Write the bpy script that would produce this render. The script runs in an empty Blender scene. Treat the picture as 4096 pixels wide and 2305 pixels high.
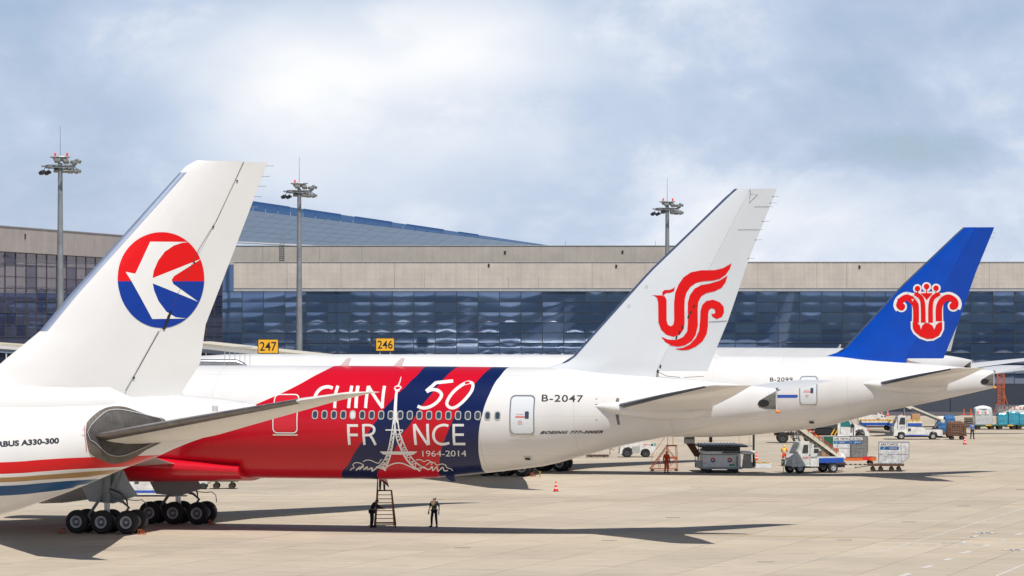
import bpy, bmesh, math, random
import numpy as np
from mathutils import Vector, Matrix, Euler
from mathutils.geometry import tessellate_polygon
random.seed(7)
R = math.radians
sc = bpy.context.scene
COL = sc.collection

# ------------------------------------------------------------------ camera, sky, sun, exposure
F, HZ, H = 15160.0, 1335.0, 11.1          # focal length and horizon in photo pixels, eye height in m
cam_d = bpy.data.cameras.new('camera'); cam = bpy.data.objects.new('camera', cam_d); COL.objects.link(cam)
cam.location = (0, 0, H); cam.rotation_euler = (R(90), 0, 0)
cam_d.sensor_width = 36; cam_d.lens = F/4096*36; cam_d.shift_y = (HZ-1152.5)/4096
cam_d.clip_start = 1; cam_d.clip_end = 9000
sc.camera = cam
SUN_DIR = Vector((-.19, .56, -1)).normalized()     # the way the light travels
SUN_EL = math.asin(-SUN_DIR.z)
sun_d = bpy.data.lights.new('sun', 'SUN'); sun_d.energy = 4.3; sun_d.angle = R(.53); sun_d.color = (1, .955, .885)
sun = bpy.data.objects.new('sun', sun_d); COL.objects.link(sun)
sun.rotation_euler = SUN_DIR.to_track_quat('-Z', 'Y').to_euler(); sun.location = (0, -50, 120)
world = bpy.data.worlds.new('World'); sc.world = world; world.use_nodes = True
sc.view_settings.view_transform = 'Standard'; sc.view_settings.look = 'None'
sc.view_settings.gamma = 1; sc.view_settings.use_curve_mapping = False
sc.view_settings.exposure = .17

def build_world():
    nt = world.node_tree; N = nt.nodes; L = nt.links; N.clear()
    out = N.new('ShaderNodeOutputWorld'); bg = N.new('ShaderNodeBackground')
    sky = N.new('ShaderNodeTexSky'); sky.sky_type = 'NISHITA'; sky.sun_disc = False
    sky.sun_elevation = SUN_EL; sky.sun_rotation = math.atan2(-SUN_DIR.x, -SUN_DIR.y)
    sky.air_density = 1.0; sky.dust_density = .4; sky.ozone_density = 2.5; sky.altitude = 0
    tc = N.new('ShaderNodeTexCoord'); sep = N.new('ShaderNodeSeparateXYZ'); L.new(tc.outputs['Generated'], sep.inputs[0])
    # thin cloud sheets seen edge-on near the horizon: noise on the view direction, stretched sideways
    def noise(scale, stretch, off, detail=7, rough=.55, dist=0):
        mp = N.new('ShaderNodeMapping'); mp.inputs['Scale'].default_value = (scale, scale, scale*stretch)
        mp.inputs['Location'].default_value = off; mp.inputs['Rotation'].default_value = (0, R(off[2]), 0)
        L.new(tc.outputs['Generated'], mp.inputs[0])
        n = N.new('ShaderNodeTexNoise'); n.inputs['Scale'].default_value = 1; n.inputs['Detail'].default_value = detail
        n.inputs['Roughness'].default_value = rough; n.inputs['Distortion'].default_value = dist
        L.new(mp.outputs[0], n.inputs['Vector']); return n.outputs['Fac']
    def ramp(f, pts):
        r = N.new('ShaderNodeValToRGB'); L.new(f, r.inputs[0]); e = r.color_ramp.elements
        e[0].position, e[0].color = pts[0][0], (*pts[0][1], 1); e[1].position, e[1].color = pts[-1][0], (*pts[-1][1], 1)
        for p, c in pts[1:-1]:
            q = e.new(p); q.color = (*c, 1)
        return r.outputs[0]
    big = noise(4.6, 1.7, CLOUD[0], 5, .5, .3)
    fine = noise(17, 1.6, CLOUD[1], 12, .60, .2)
    def math_(op, a, b_, c_=None):
        n = N.new('ShaderNodeMath'); n.operation = op
        for k, v in enumerate((a, b_, c_)):
            if v is None: continue
            if isinstance(v, (int, float)): n.inputs[k].default_value = v
            else: L.new(v, n.inputs[k])
        return n.outputs[0]
    tot = math_('MULTIPLY_ADD', fine, .52, math_('MULTIPLY', big, .48))
    # the cloud banks that hang over the terminal: direction (sideways, up), size, strength; edges broken by the noise
    nz = math_('MULTIPLY_ADD', fine, 3.0, -1.5)
    for cx, cz, rx, rz, amp in BANKS:
        u = math_('MULTIPLY', math_('ADD', sep.outputs[0], -cx), 1/rx); v = math_('MULTIPLY', math_('ADD', sep.outputs[2], -cz), 1/rz)
        l = math_('SQRT', math_('ADD', math_('MULTIPLY', u, u), math_('MULTIPLY', v, v)), 0)
        fr_ = N.new('ShaderNodeMath'); fr_.operation = 'GREATER_THAN'; L.new(sep.outputs[1], fr_.inputs[0]); fr_.inputs[1].default_value = 0
        w = N.new('ShaderNodeMapRange'); w.interpolation_type = 'SMOOTHERSTEP'; L.new(math_('ADD', l, nz), w.inputs[0]); w.inputs[1].default_value = 1.35; w.inputs[2].default_value = 0; w.inputs[3].default_value = 0; w.inputs[4].default_value = amp
        tot = math_('ADD', tot, math_('MULTIPLY', w.outputs[0], fr_.outputs[0]))
    class _O: outputs = [tot]
    mixn = _O
    cloud = ramp(mixn.outputs[0], [(.39, CC[0]), (.47, CC[1]), (.53, CC[2]), (.605, CC[3]), (.69, CC[4])])
    cover = ramp(mixn.outputs[0], [(.36, (.50,)*3), (.47, (.88,)*3), (.6, (1,)*3)])
    # cover thins overhead, as a layer does when it is no longer seen edge-on
    el = ramp(sep.outputs[2], [(0, (1,)*3), (.11, (.94,)*3), (.24, (.20,)*3), (.45, (.03,)*3)])
    cv = N.new('ShaderNodeMath'); cv.operation = 'MULTIPLY'; L.new(cover, cv.inputs[0]); L.new(el, cv.inputs[1])
    sk = N.new('ShaderNodeVectorMath'); sk.operation = 'SCALE'; sk.inputs[3].default_value = .06; L.new(sky.outputs[0], sk.inputs[0])
    mix = N.new('ShaderNodeMix'); mix.data_type = 'RGBA'
    L.new(cv.outputs[0], mix.inputs[0]); L.new(sk.outputs[0], mix.inputs[6]); L.new(cloud, mix.inputs[7])
    L.new(mix.outputs[2], bg.inputs[0]); bg.inputs[1].default_value = 1.0; L.new(bg.outputs[0], out.inputs[0])
CLOUD = [(29.13, 24.10, -3.13), (26.55, 6.32, -3.0)]
BANKS = [(-.030,.062,.066,.026,.105),(-.070,.070,.040,.020,.06),(-.012,.080,.030,.014,.07),(-.045,.030,.05,.012,.05),(.085,.030,.045,.012,.06),(-.13,.05,.05,.04,-.02),(.06,.055,.05,.016,-.03),(.10,.047,.03,.006,-.07)]
CC = [(.40, .53, .76), (.45, .54, .71), (.51, .60, .76), (.69, .74, .83), (.90, .905, .92)]
build_world()

# ------------------------------------------------------------------ materials
MATS = {}
def mat(name, col=(.8,.8,.8), rough=.5, metal=0, coat=0, var=0, vscale=1.5, bump=0, spec=.5):
    if name in MATS: return MATS[name]
    m = bpy.data.materials.new(name); m.use_nodes = True; nt = m.node_tree; b = nt.nodes['Principled BSDF']
    b.inputs['Base Color'].default_value = (*col, 1); b.inputs['Roughness'].default_value = rough
    b.inputs['Metallic'].default_value = metal; b.inputs['Coat Weight'].default_value = coat
    b.inputs['Coat Roughness'].default_value = .08; b.inputs['Specular IOR Level'].default_value = spec
    if var or bump:
        tc = nt.nodes.new('ShaderNodeTexCoord'); n = nt.nodes.new('ShaderNodeTexNoise')
        n.inputs['Scale'].default_value = vscale; n.inputs['Detail'].default_value = 6; n.inputs['Roughness'].default_value = .65
        nt.links.new(tc.outputs['Object'], n.inputs['Vector'])
        if var:
            mx = nt.nodes.new('ShaderNodeMix'); mx.data_type = 'RGBA'
            mr = nt.nodes.new('ShaderNodeMapRange'); mr.inputs[1].default_value = .32; mr.inputs[2].default_value = .68
            nt.links.new(n.outputs['Fac'], mr.inputs[0]); nt.links.new(mr.outputs[0], mx.inputs[0])
            mx.inputs[6].default_value = (*[c*(1-var) for c in col], 1); mx.inputs[7].default_value = (*[min(1, c*(1+var*.6)) for c in col], 1)
            nt.links.new(mx.outputs[2], b.inputs['Base Color'])
        if bump:
            bp = nt.nodes.new('ShaderNodeBump'); bp.inputs['Strength'].default_value = bump; bp.inputs['Distance'].default_value = .02
            nt.links.new(n.outputs['Fac'], bp.inputs['Height']); nt.links.new(bp.outputs[0], b.inputs['Normal'])
    MATS[name] = m; return m
M = dict(
 white=mat('white_paint', (.72,.71,.70), .28, coat=.4, var=.035, vscale=.35),
 vwhite=mat('vehicle_white', (.66,.66,.64), .45, coat=.1, var=.26, vscale=2.6),
 cream=mat('cream_paint', (.62,.57,.46), .5, var=.12, vscale=2),
 lgrey=mat('light_grey_metal', (.42,.44,.46), .45, .2, var=.1),
 grey=mat('grey_paint', (.20,.215,.23), .5, var=.12),
 dgrey=mat('dark_grey', (.06,.065,.07), .55, var=.2),
 black=mat('black_rubber', (.018,.018,.019), .75, var=.3, vscale=6),
 blackp=mat('black_paint', (.012,.013,.018), .45),
 glass=mat('vehicle_glass', (.02,.03,.035), .06, spec=.8),
 cglass=mat('cabin_window_glass', (.035,.05,.08), .12, spec=.7),
 steel=mat('bare_metal', (.42,.43,.46), .28, .9, var=.12),
 lesteel=mat('leading_edge_metal', (.26,.33,.48), .25, .8, var=.1),
 bronze=mat('worn_leading_edge', (.24,.22,.21), .34, .85, var=.25, vscale=3),
 rim=mat('wheel_rim', (.50,.51,.53), .4, .2),
 orange=mat('orange_steel', (.42,.095,.025), .5, var=.25, vscale=4),
 rust=mat('rusty_brown', (.10,.045,.03), .8, var=.4, vscale=5),
 red=mat('red_paint', (.62,.02,.02), .4, var=.15),
 redb=mat('bright_red', (.75,.03,.015), .5),
 yellow=mat('yellow_paint', (.70,.40,.03), .5, var=.2, vscale=3),
 signy=mat('sign_yellow', (.80,.42,.02), .45, var=.05),
 blue=mat('blue_paint', (.015,.08,.42), .4, coat=.3, var=.08),
 green=mat('green_paint', (.01,.10,.05), .6, var=.2),
 plate=mat('green_plate', (.02,.28,.16), .5),
 lblue=mat('label_blue', (.02,.10,.30), .5),
 sky_l=mat('label_light_blue', (.15,.45,.75), .5),
 alu=mat('dented_aluminium', (.66,.665,.67), .5, .15, var=.45, vscale=2.5, bump=1.0),
 alud=mat('dark_dented_aluminium', (.24,.235,.23), .5, .5, var=.35, vscale=3.5, bump=.9),
 card=mat('brown_cardboard', (.42,.25,.13), .8, var=.12),
 skin=mat('skin', (.38,.22,.15), .55),
 hair=mat('black_hair', (.012,.01,.01), .6),
 navy=mat('navy_cloth', (.015,.018,.035), .85, var=.2, vscale=6),
 royal=mat('blue_cloth', (.02,.16,.55), .8, var=.15, vscale=6),
 orc=mat('orange_red_cloth', (.68,.07,.02), .8, var=.2, vscale=8),
 hivis=mat('yellow_vest', (.75,.72,.05), .7, var=.1, vscale=8),
 hivo=mat('orange_vest', (.85,.20,.04), .7),
 hgreen=mat('green_vest', (.15,.28,.09), .7),
 silver=mat('reflective_tape', (.6,.62,.6), .35),
 helm=mat('yellow_helmet', (.80,.52,.03), .35, coat=.4),
 helmo=mat('orange_helmet', (.80,.10,.02), .35, coat=.4),
 glove=mat('white_glove', (.65,.65,.68), .8),
 shoe=mat('black_shoe', (.012,.012,.014), .6),
 plastic=mat('grey_plastic_wrap', (.50,.52,.54), .22, coat=.6, var=.2, vscale=4, bump=1),
 plastb=mat('blue_plastic_wrap', (.04,.30,.42), .2, coat=.6, var=.45, vscale=4, bump=1),
 net=mat('brown_net_cargo', (.20,.11,.07), .7, var=.5, vscale=6, bump=1),
 bagb=mat('blue_bags', (.03,.13,.32), .6, var=.4, vscale=5),
 decw=mat('white_lettering', (.74,.735,.72), .32, coat=.15),
 deck=mat('black_lettering', (.02,.022,.03), .45),
 decr=mat('red_emblem', (.68,.003,.004), .38, coat=.08, spec=.3),
 decb=mat('blue_emblem', (.002,.035,.28), .38, coat=.08, spec=.3),
 amber=mat('amber_lens', (.8,.25,.02), .3),
 sack=mat('white_sack', (.75,.75,.75), .7, bump=.6, vscale=5),
 paintw=mat('white_marking', (.60,.58,.53), .8, var=.25, vscale=1.3),
 painty=mat('yellow_marking', (.60,.36,.06), .8, var=.15),
 paintr=mat('red_marking', (.42,.22,.17), .85, var=.2),
)

# ------------------------------------------------------------------ object helpers
def tag(o, label=None, cat=None, group=None, kind=None):
    if label: o['label'] = label
    if cat: o['category'] = cat
    if group: o['group'] = group
    if kind: o['kind'] = kind
    return o
def empty(name, loc=(0,0,0), rz=0, label=None, cat=None, group=None):
    o = bpy.data.objects.new(name, None); COL.objects.link(o); o.location = loc; o.rotation_euler = (0,0,rz)
    return tag(o, label, cat, group)
def link(name, me, parent=None, loc=None, rot=None, scale=None):
    o = bpy.data.objects.new(name, me); COL.objects.link(o)
    if parent: o.parent = parent
    if loc is not None: o.location = loc
    if rot is not None: o.rotation_euler = rot
    if scale is not None: o.scale = scale
    return o
def copy_tree(o, parent=None):
    c = o.copy(); COL.objects.link(c); c.parent = parent
    for ch in [x for x in o.children]: copy_tree(ch, c)
    return c
class MB:
    def __init__(s): s.v = []; s.f = []; s.m = []; s.cur = 0
    def add(s, vs, fs, m=None):
        b = len(s.v); s.v += [tuple(v) for v in vs]; s.f += [tuple(b+i for i in f) for f in fs]
        s.m += [s.cur if m is None else m]*len(fs); return s
    def box(s, x0, x1, y0, y1, z0, z1, m=None):
        return s.add([(x,y,z) for x in (x0,x1) for y in (y0,y1) for z in (z0,z1)],
            [(0,1,3,2),(4,6,7,5),(0,4,5,1),(2,3,7,6),(0,2,6,4),(1,5,7,3)], m)
    def obox(s, c, size, rot=(0,0,0), m=None):
        E = Euler(rot).to_matrix(); h = [a/2 for a in size]
        vs = [Vector(c)+E@Vector((x*h[0],y*h[1],z*h[2])) for x in (-1,1) for y in (-1,1) for z in (-1,1)]
        return s.add(vs, [(0,1,3,2),(4,6,7,5),(0,4,5,1),(2,3,7,6),(0,2,6,4),(1,5,7,3)], m)
    def bar(s, a, b, w=.05, h=None, m=None):
        a, b = Vector(a), Vector(b); h = h or w; d = (b-a).normalized()
        up = Vector((0,0,1)) if abs(d.z) < .95 else Vector((0,1,0))
        x = d.cross(up).normalized()*w/2; y = d.cross(x).normalized()*h/2
        vs = [p+i*x+j*y for p in (a,b) for i,j in ((-1,-1),(1,-1),(1,1),(-1,1))]
        return s.add(vs, [(0,1,2,3),(7,6,5,4),(0,4,5,1),(1,5,6,2),(2,6,7,3),(3,7,4,0)], m)
    def tube(s, pts, r, n=8, m=None, cap=True):
        pts = [Vector(p) for p in pts]; rs = r if isinstance(r,(list,tuple)) else [r]*len(pts); vs = []; fs = []
        for i,p in enumerate(pts):
            d = (pts[min(i+1,len(pts)-1)]-pts[max(i-1,0)]).normalized()
            up = Vector((0,0,1)) if abs(d.z) < .9 else Vector((0,1,0))
            x = d.cross(up).normalized(); y = d.cross(x).normalized()
            vs += [p+rs[i]*(math.cos(2*math.pi*k/n)*x+math.sin(2*math.pi*k/n)*y) for k in range(n)]
        for i in range(len(pts)-1):
            fs += [(i*n+k, i*n+(k+1)%n, (i+1)*n+(k+1)%n, (i+1)*n+k) for k in range(n)]
        if cap: fs += [tuple(range(n))[::-1], tuple((len(pts)-1)*n+k for k in range(n))]
        return s.add(vs, fs, m)
    def lathe(s, prof, c=(0,0,0), axis='z', n=20, m=None):     # prof: (radius, along)
        vs = []; fs = []
        for r,a in prof:
            for k in range(n):
                u, v = r*math.cos(2*math.pi*k/n), r*math.sin(2*math.pi*k/n)
                p = {'z':(u,v,a),'y':(u,a,v),'x':(a,u,v)}[axis]; vs.append((p[0]+c[0],p[1]+c[1],p[2]+c[2]))
        for i in range(len(prof)-1):
            fs += [(i*n+k, i*n+(k+1)%n, (i+1)*n+(k+1)%n, (i+1)*n+k) for k in range(n)]
        return s.add(vs, fs, m)
    def prism(s, poly, y0, y1, m=None, inset=0):                # poly in x,z
        n = len(poly); cx = sum(p[0] for p in poly)/n; cz = sum(p[1] for p in poly)/n
        vs = [(x,y0,z) for x,z in poly]+[(x,y1,z) for x,z in poly]
        tri = tessellate_polygon([[Vector((p[0],p[1],0)) for p in poly]])
        fs = [tuple(t) for t in tri]+[tuple(n+i for i in t)[::-1] for t in tri]
        fs += [(i,(i+1)%n,n+(i+1)%n,n+i) for i in range(n)]
        return s.add(vs, fs, m)
    def mesh(s, name, mats, smooth=False, bevel=0, seg=1):
        me = bpy.data.meshes.new(name); me.from_pydata(s.v, [], s.f)
        for i in mats if isinstance(mats,(list,tuple)) else [mats]: me.materials.append(i)
        for p,mi in zip(me.polygons, s.m): p.material_index = mi
        bm = bmesh.new(); bm.from_mesh(me)
        if bevel:
            bmesh.ops.remove_doubles(bm, verts=bm.verts, dist=1e-5)
            es = [e for e in bm.edges if len(e.link_faces)==2 and e.calc_face_angle(0) > .5]
            try: bmesh.ops.bevel(bm, geom=es, offset=bevel, segments=seg, affect='EDGES', profile=.6, clamp_overlap=True)
            except Exception: pass
        bmesh.ops.recalc_face_normals(bm, faces=bm.faces); bm.to_mesh(me); bm.free()
        if smooth:
            me.polygons.foreach_set('use_smooth', [True]*len(me.polygons))
            me.set_sharp_from_angle(angle=R(smooth if smooth is not True else 40))
        me.update(); return me
    def build(s, name, mats, parent=None, smooth=False, bevel=0, seg=1, loc=None, rot=None):
        return link(name, s.mesh(name, mats, smooth, bevel, seg), parent, loc, rot)

def gz(y):                                             # the apron rises a little towards the terminal
    return .165*min(1, max(0, (y-235)/50))
def G(px, py):                                         # ground point under a photo pixel
    d = F*H/(py-HZ)
    for _ in range(4): d = F*(H-gz(d))/(py-HZ)
    return Vector(((px-2048)/F*d, d, gz(d)))
def P(px, py, d):                                      # point at depth d under a photo pixel
    return Vector(((px-2048)/F*d, d, H-(py-HZ)/F*d))

# ------------------------------------------------------------------ flat shapes -> meshes in (x, z)
def flat_mesh(polys):
    cu = bpy.data.curves.new('t', 'CURVE'); cu.dimensions = '2D'; cu.fill_mode = 'BOTH'
    for p in polys:
        sp = cu.splines.new('POLY'); sp.points.add(len(p)-1); sp.use_cyclic_u = True
        for q,(x,z) in zip(sp.points, p): q.co = (x,z,0,1)
    return _ev(cu)
def _ev(data):
    o = bpy.data.objects.new('t', data); COL.objects.link(o); bpy.context.view_layer.update()
    dg = bpy.context.evaluated_depsgraph_get(); me = bpy.data.meshes.new_from_object(o.evaluated_get(dg))
    vs = [(v.co.x, v.co.y) for v in me.vertices]; fs = [tuple(p.vertices) for p in me.polygons]
    bpy.data.objects.remove(o); bpy.data.meshes.remove(me); return vs, fs
def text_flat(body, bold=0, shear=0, space=1):
    cu = bpy.data.curves.new('t', 'FONT'); cu.body = body; cu.size = 1; cu.offset = bold; cu.shear = shear; cu.space_character = space
    cu.resolution_u = 6
    vs, fs = _ev(cu)
    x0=min(v[0] for v in vs); x1=max(v[0] for v in vs); y0=min(v[1] for v in vs); y1=max(v[1] for v in vs)
    return [((x-x0)/(x1-x0), (y-y0)/(y1-y0)) for x,y in vs], fs
def text_plate(name, body, parent, x0, x1, z0, z1, y, m, bold=.01, flip=False):   # lettering in a vertical plane y facing -y
    vs, fs = text_flat(body, bold); mb = MB()
    mb.add([(x0+(x1-x0)*(1-u if flip else u), y, z0+(z1-z0)*v) for u,v in vs], fs)
    return mb.build(name, m, parent)
def stroke(pts, w, w2=None):                           # polyline -> outline polygon (w in px)
    w2 = w if w2 is None else w2; n = len(pts); L = []; Rr = []
    for i,(x,y) in enumerate(pts):
        a = pts[max(i-1,0)]; b = pts[min(i+1,n-1)]; dx, dy = b[0]-a[0], b[1]-a[1]; l = math.hypot(dx,dy) or 1
        h = (w+(w2-w)*i/(n-1))/2; L.append((x-dy/l*h, y+dx/l*h)); Rr.append((x+dy/l*h, y-dx/l*h))
    return L+Rr[::-1]
def smooth_pts(pts, k=4):
    out = []; n = len(pts)
    for i in range(n-1):
        p0, p1, p2, p3 = pts[max(i-1,0)], pts[i], pts[i+1], pts[min(i+2,n-1)]
        for j in range(k):
            t = j/k
            out.append(tuple(.5*((2*p1[a])+(-p0[a]+p2[a])*t+(2*p0[a]-5*p1[a]+4*p2[a]-p3[a])*t*t+(-p0[a]+3*p1[a]-3*p2[a]+p3[a])*t**3) for a in (0,1)))
    out.append(pts[-1]); return out
def ellipse(cx, cy, rx, ry, n=48, a0=0, a1=2*math.pi):
    return [(cx+rx*math.cos(a0+(a1-a0)*i/n), cy+ry*math.sin(a0+(a1-a0)*i/n)) for i in range(n+(a1-a0 < 6.2))]
def rrect(x0, x1, y0, y1, r, n=5):
    out = []
    for cx,cy,a in ((x1-r,y1-r,0),(x0+r,y1-r,90),(x0+r,y0+r,180),(x1-r,y0+r,270)):
        out += [(cx+r*math.cos(R(a+90*i/n)), cy+r*math.sin(R(a+90*i/n))) for i in range(n+1)]
    return out
def crop(ox, oy, s): return lambda pts: [(ox+x/s, oy+y/s) for x,y in pts]
def decal(name, flat, surf, m, parent, off=.008, dz=.3, dx=1.5, build=True):
    vs, fs = flat; bm = bmesh.new()
    bv = [bm.verts.new((x,0,z)) for x,z in vs]
    for f in fs:
        try: bm.faces.new([bv[i] for i in f])
        except ValueError: pass
    zs = [v[1] for v in vs]; xs = [v[0] for v in vs]
    for lo,hi,st,no in ((min(zs),max(zs),dz,(0,0,1)),(min(xs),max(xs),dx,(1,0,0))):
        k = math.ceil(lo/st)*st
        while k < hi:
            bmesh.ops.bisect_plane(bm, geom=bm.verts[:]+bm.edges[:]+bm.faces[:], plane_co=tuple(k*c for c in no), plane_no=no, dist=1e-5); k += st
    for v in bm.verts: v.co = surf(v.co.x, v.co.z, off)
    bm.verts.index_update()
    mb = MB(); mb.add([tuple(v.co) for v in bm.verts], [tuple(v.index for v in f.verts) for f in bm.faces]); bm.free()
    if not build: return mb
    return mb.build(name, m, parent)
def merge(mbs):
    o = MB()
    for i,mb in enumerate(mbs): o.add(mb.v, mb.f); 
    return o
# ------------------------------------------------------------------ aircraft geometry
class Frame:
    """an aircraft's own frame: origin on the ground between its main gear, x aft, y to starboard, z up"""
    def __init__(s, ox, oy, yaw, oz=0):
        s.o = Vector((ox, oy, oz)); s.yaw = yaw
        s.aft = Vector((math.cos(yaw), -math.sin(yaw), 0)); s.stb = Vector((math.sin(yaw), math.cos(yaw), 0))
    def loc(s, p):
        q = Vector(p)-s.o; return Vector((q.dot(s.aft), q.dot(s.stb), q.z))
    def ray(s, px, py):
        d = Vector(((px-2048)/F, 1, (HZ-py)/F)); c = s.loc((0,0,H))
        return c, Vector((d.dot(s.aft), d.dot(s.stb), d.z))
    def at_lat(s, px, py, lat=0):                       # local point under a pixel at a given lateral offset
        c, d = s.ray(px, py); t = (lat-c.y)/d.y; return c+d*t
    def sym(s, pts): return [(q.x, q.z) for q in (s.at_lat(px,py) for px,py in pts)]
def pchip(xs, ys):
    xs = np.array(xs, float); ys = np.array(ys, float); h = np.diff(xs); d = np.diff(ys)/h; m = np.zeros(len(xs))
    m[0], m[-1] = d[0], d[-1]
    for i in range(1, len(xs)-1):
        m[i] = 0 if d[i-1]*d[i] <= 0 else 2/(1/d[i-1]+1/d[i])
    def f(x):
        x = min(max(x, xs[0]), xs[-1]); i = min(int(np.searchsorted(xs, x, side='right'))-1, len(xs)-2); i = max(i, 0)
        t = (x-xs[i])/h[i]
        return float((2*t**3-3*t*t+1)*ys[i]+(t**3-2*t*t+t)*h[i]*m[i]+(-2*t**3+3*t*t)*ys[i+1]+(t**3-t*t)*h[i]*m[i+1])
    return f
class Fus:
    def __init__(s, top, bot, wid):
        s.ft, s.fb, s.fw = pchip(*zip(*top)), pchip(*zip(*bot)), pchip(*zip(*wid)); s.x0 = wid[0][0]; s.x1 = wid[-1][0]
    def sec(s, x): return s.fw(x), s.ft(x), s.fb(x)
    def point(s, x, z, off=0, side=-1):
        w,t,b = s.sec(x); zc, hh = (t+b)/2, (t-b)/2; u = max(-.999, min(.999, (z-zc)/hh)); y = w*math.sqrt(1-u*u)
        n = Vector((0, y/(w*w), (z-zc)/(hh*hh))).normalized()
        return Vector((x, side*(y+n.y*off), z+n.z*off))
    def hit(s, fr, px, py):
        c, d = fr.ray(px, py)
        def g(t):
            p = c+d*t; w,tp,b = s.sec(p.x); return (p.y/w)**2+((p.z-(tp+b)/2)/((tp-b)/2))**2-1
        t0 = (-6-c.y)/d.y; t1 = (3-c.y)/d.y; ts = [t0+(t1-t0)*i/120 for i in range(121)]; gs = [g(t) for t in ts]
        for i in range(120):
            if gs[i] > 0 >= gs[i+1]:
                a, b = ts[i], ts[i+1]
                for _ in range(30):
                    m_ = (a+b)/2
                    if g(m_) > 0: a = m_
                    else: b = m_
                p = c+d*a; return (p.x, p.z)
        t = ts[int(np.argmin(gs))]; p = c+d*t; return (p.x, p.z)
    def mesh(s, name, xs, mats, n=72):
        mb = MB(); vs = []
        for x in xs:
            w,t,b = s.sec(x)
            for k in range(n):
                a = 2*math.pi*k/n; vs.append((x, w*math.sin(a), (t+b)/2+(t-b)/2*math.cos(a)))
        N_ = len(xs); fs = [(i*n+k, i*n+(k+1)%n, (i+1)*n+(k+1)%n, (i+1)*n+k) for i in range(N_-1) for k in range(n)]
        fs += [tuple(range(n)), tuple((N_-1)*n+k for k in range(n))[::-1]]
        mb.add(vs, fs); return mb.mesh(name, mats, smooth=50)
AF = [(0,0),(.006,.16),(.02,.30),(.05,.47),(.1,.66),(.18,.86),(.3,1.0),(.45,.93),(.6,.74),(.75,.48),(.9,.2),(1,.015)]
def afoil(u):
    for (a,b),(c,d) in zip(AF, AF[1:]):
        if a <= u <= c: return b+(d-b)*(u-a)/(c-a)
    return .015
def loft(secs, u0=0, u1=1, vertical=False, camber=0):
    """secs: (xLE, xTE, lateral or height, base z or y, thickness). Slice u0..u1 of the chord."""
    us = [u0]+[u for u,_ in AF if u0+.004 < u < u1-.004]+[u1]; mb = MB(); vs = []; n = 2*len(us)
    for xl,xt,a,b,th in secs:
        for sgn in (1,-1):
            for u in (us if sgn == 1 else us[::-1]):
                x = xl+(xt-xl)*u; y = sgn*th/2*afoil(u)
                vs.append((x, y+b, a) if vertical else (x, a, b+y+camber*th*math.sin(math.pi*u)))
    fs = [(i*n+k, i*n+(k+1)%n, (i+1)*n+(k+1)%n, (i+1)*n+k) for i in range(len(secs)-1) for k in range(n)]
    fs += [tuple(range(n)), tuple((len(secs)-1)*n+k for k in range(n))[::-1]]
    mb.add(vs, fs); return mb
def interp(pts):                                        # z -> x polyline
    p = sorted((z,x) for x,z in pts); zs = [a for a,_ in p]; xs = [b for _,b in p]
    return lambda z: float(np.interp(z, zs, xs))
class Fin:
    def __init__(s, le, te, hinge, zb, zt, th_b, th_t):
        s.le, s.te, s.hg = interp(le), interp(te), interp(hinge); s.zb, s.zt, s.a, s.b = zb, zt, th_b, th_t
    gap = .003
    def th(s, z): return s.a+(s.b-s.a)*(z-s.zb)/(s.zt-s.zb)
    def secs(s, n=26, z0=None, z1=None):
        z0 = s.zb if z0 is None else z0; z1 = s.zt if z1 is None else z1; o = []
        for i in range(n+1):
            z = z0+(z1-z0)*i/n; o.append((s.le(z), s.te(z), z, 0, s.th(z)))
        return o
    def surf(s, x, z, off=0):
        l, t = s.le(z), s.te(z); u = min(1, max(0, (x-l)/(t-l))); return Vector((x, -(s.th(z)/2*afoil(u)+off), z))
    def build(s, root, m_fin, m_rud, m_le, le_w=.28, z_le=(0,99), rud_z0=None):
        # three slices of one aerofoil, cut where the real joints run
        def part(fn0, fn1, z0, z1, name, m, n=44, shrink=1):
            mb = MB(); vs = []; K = 21
            for i in range(n+1):
                z = z0+(z1-z0)*i/n; l, t, th = s.le(z), s.te(z), s.th(z); a, b = fn0(z), fn1(z)
                for sg in (1,-1):
                    for k in (range(K) if sg == 1 else range(K-1,-1,-1)):
                        x = a+(b-a)*(k/(K-1))**(1.7 if a-l < .02 else 1); u = min(1,max(0,(x-l)/(t-l))); vs.append((x, sg*th/2*shrink*afoil(u), z))
            m_ = 2*K; fs = [(i*m_+k, i*m_+(k+1)%m_, (i+1)*m_+(k+1)%m_, (i+1)*m_+k) for i in range(n) for k in range(m_)]
            fs += [tuple(range(m_)), tuple(n*m_+k for k in range(m_))[::-1]]
            mb.add(vs, fs); return mb.build(name, m, root, smooth=35)
        part(s.le, lambda z: s.hg(z)-s.gap, s.zb, s.zt, 'tail_fin', m_fin)
        r0 = s.zb if rud_z0 is None else rud_z0
        part(lambda z: s.hg(z)+s.gap, s.te, r0, s.zt-.01, 'rudder', m_rud, shrink=.97)
        zl0, zl1 = max(s.zb, z_le[0]), min(s.zt, z_le[1])
        # the metal strip sits a few mm proud of the fin nose
        mb = MB(); vs = []; K = 7; n = 20
        for i in range(n+1):
            z = zl0+(zl1-zl0)*i/n; l, t, th = s.le(z), s.te(z), s.th(z)
            for sg in (1,-1):
                for k in (range(K) if sg == 1 else range(K-1,-1,-1)):
                    x = l+le_w*(k/(K-1))**1.7; u = (x-l)/(t-l); vs.append((x-.012, sg*(th/2*afoil(u)+.006), z))
        m_ = 2*K; fs = [(i*m_+k, i*m_+(k+1)%m_, (i+1)*m_+(k+1)%m_, (i+1)*m_+k) for i in range(n) for k in range(m_)]
        fs += [tuple(range(m_)), tuple(n*m_+k for k in range(m_))[::-1]]
        mb.add(vs, fs); mb.build('leading_edge', m_le, root, smooth=35)

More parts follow.
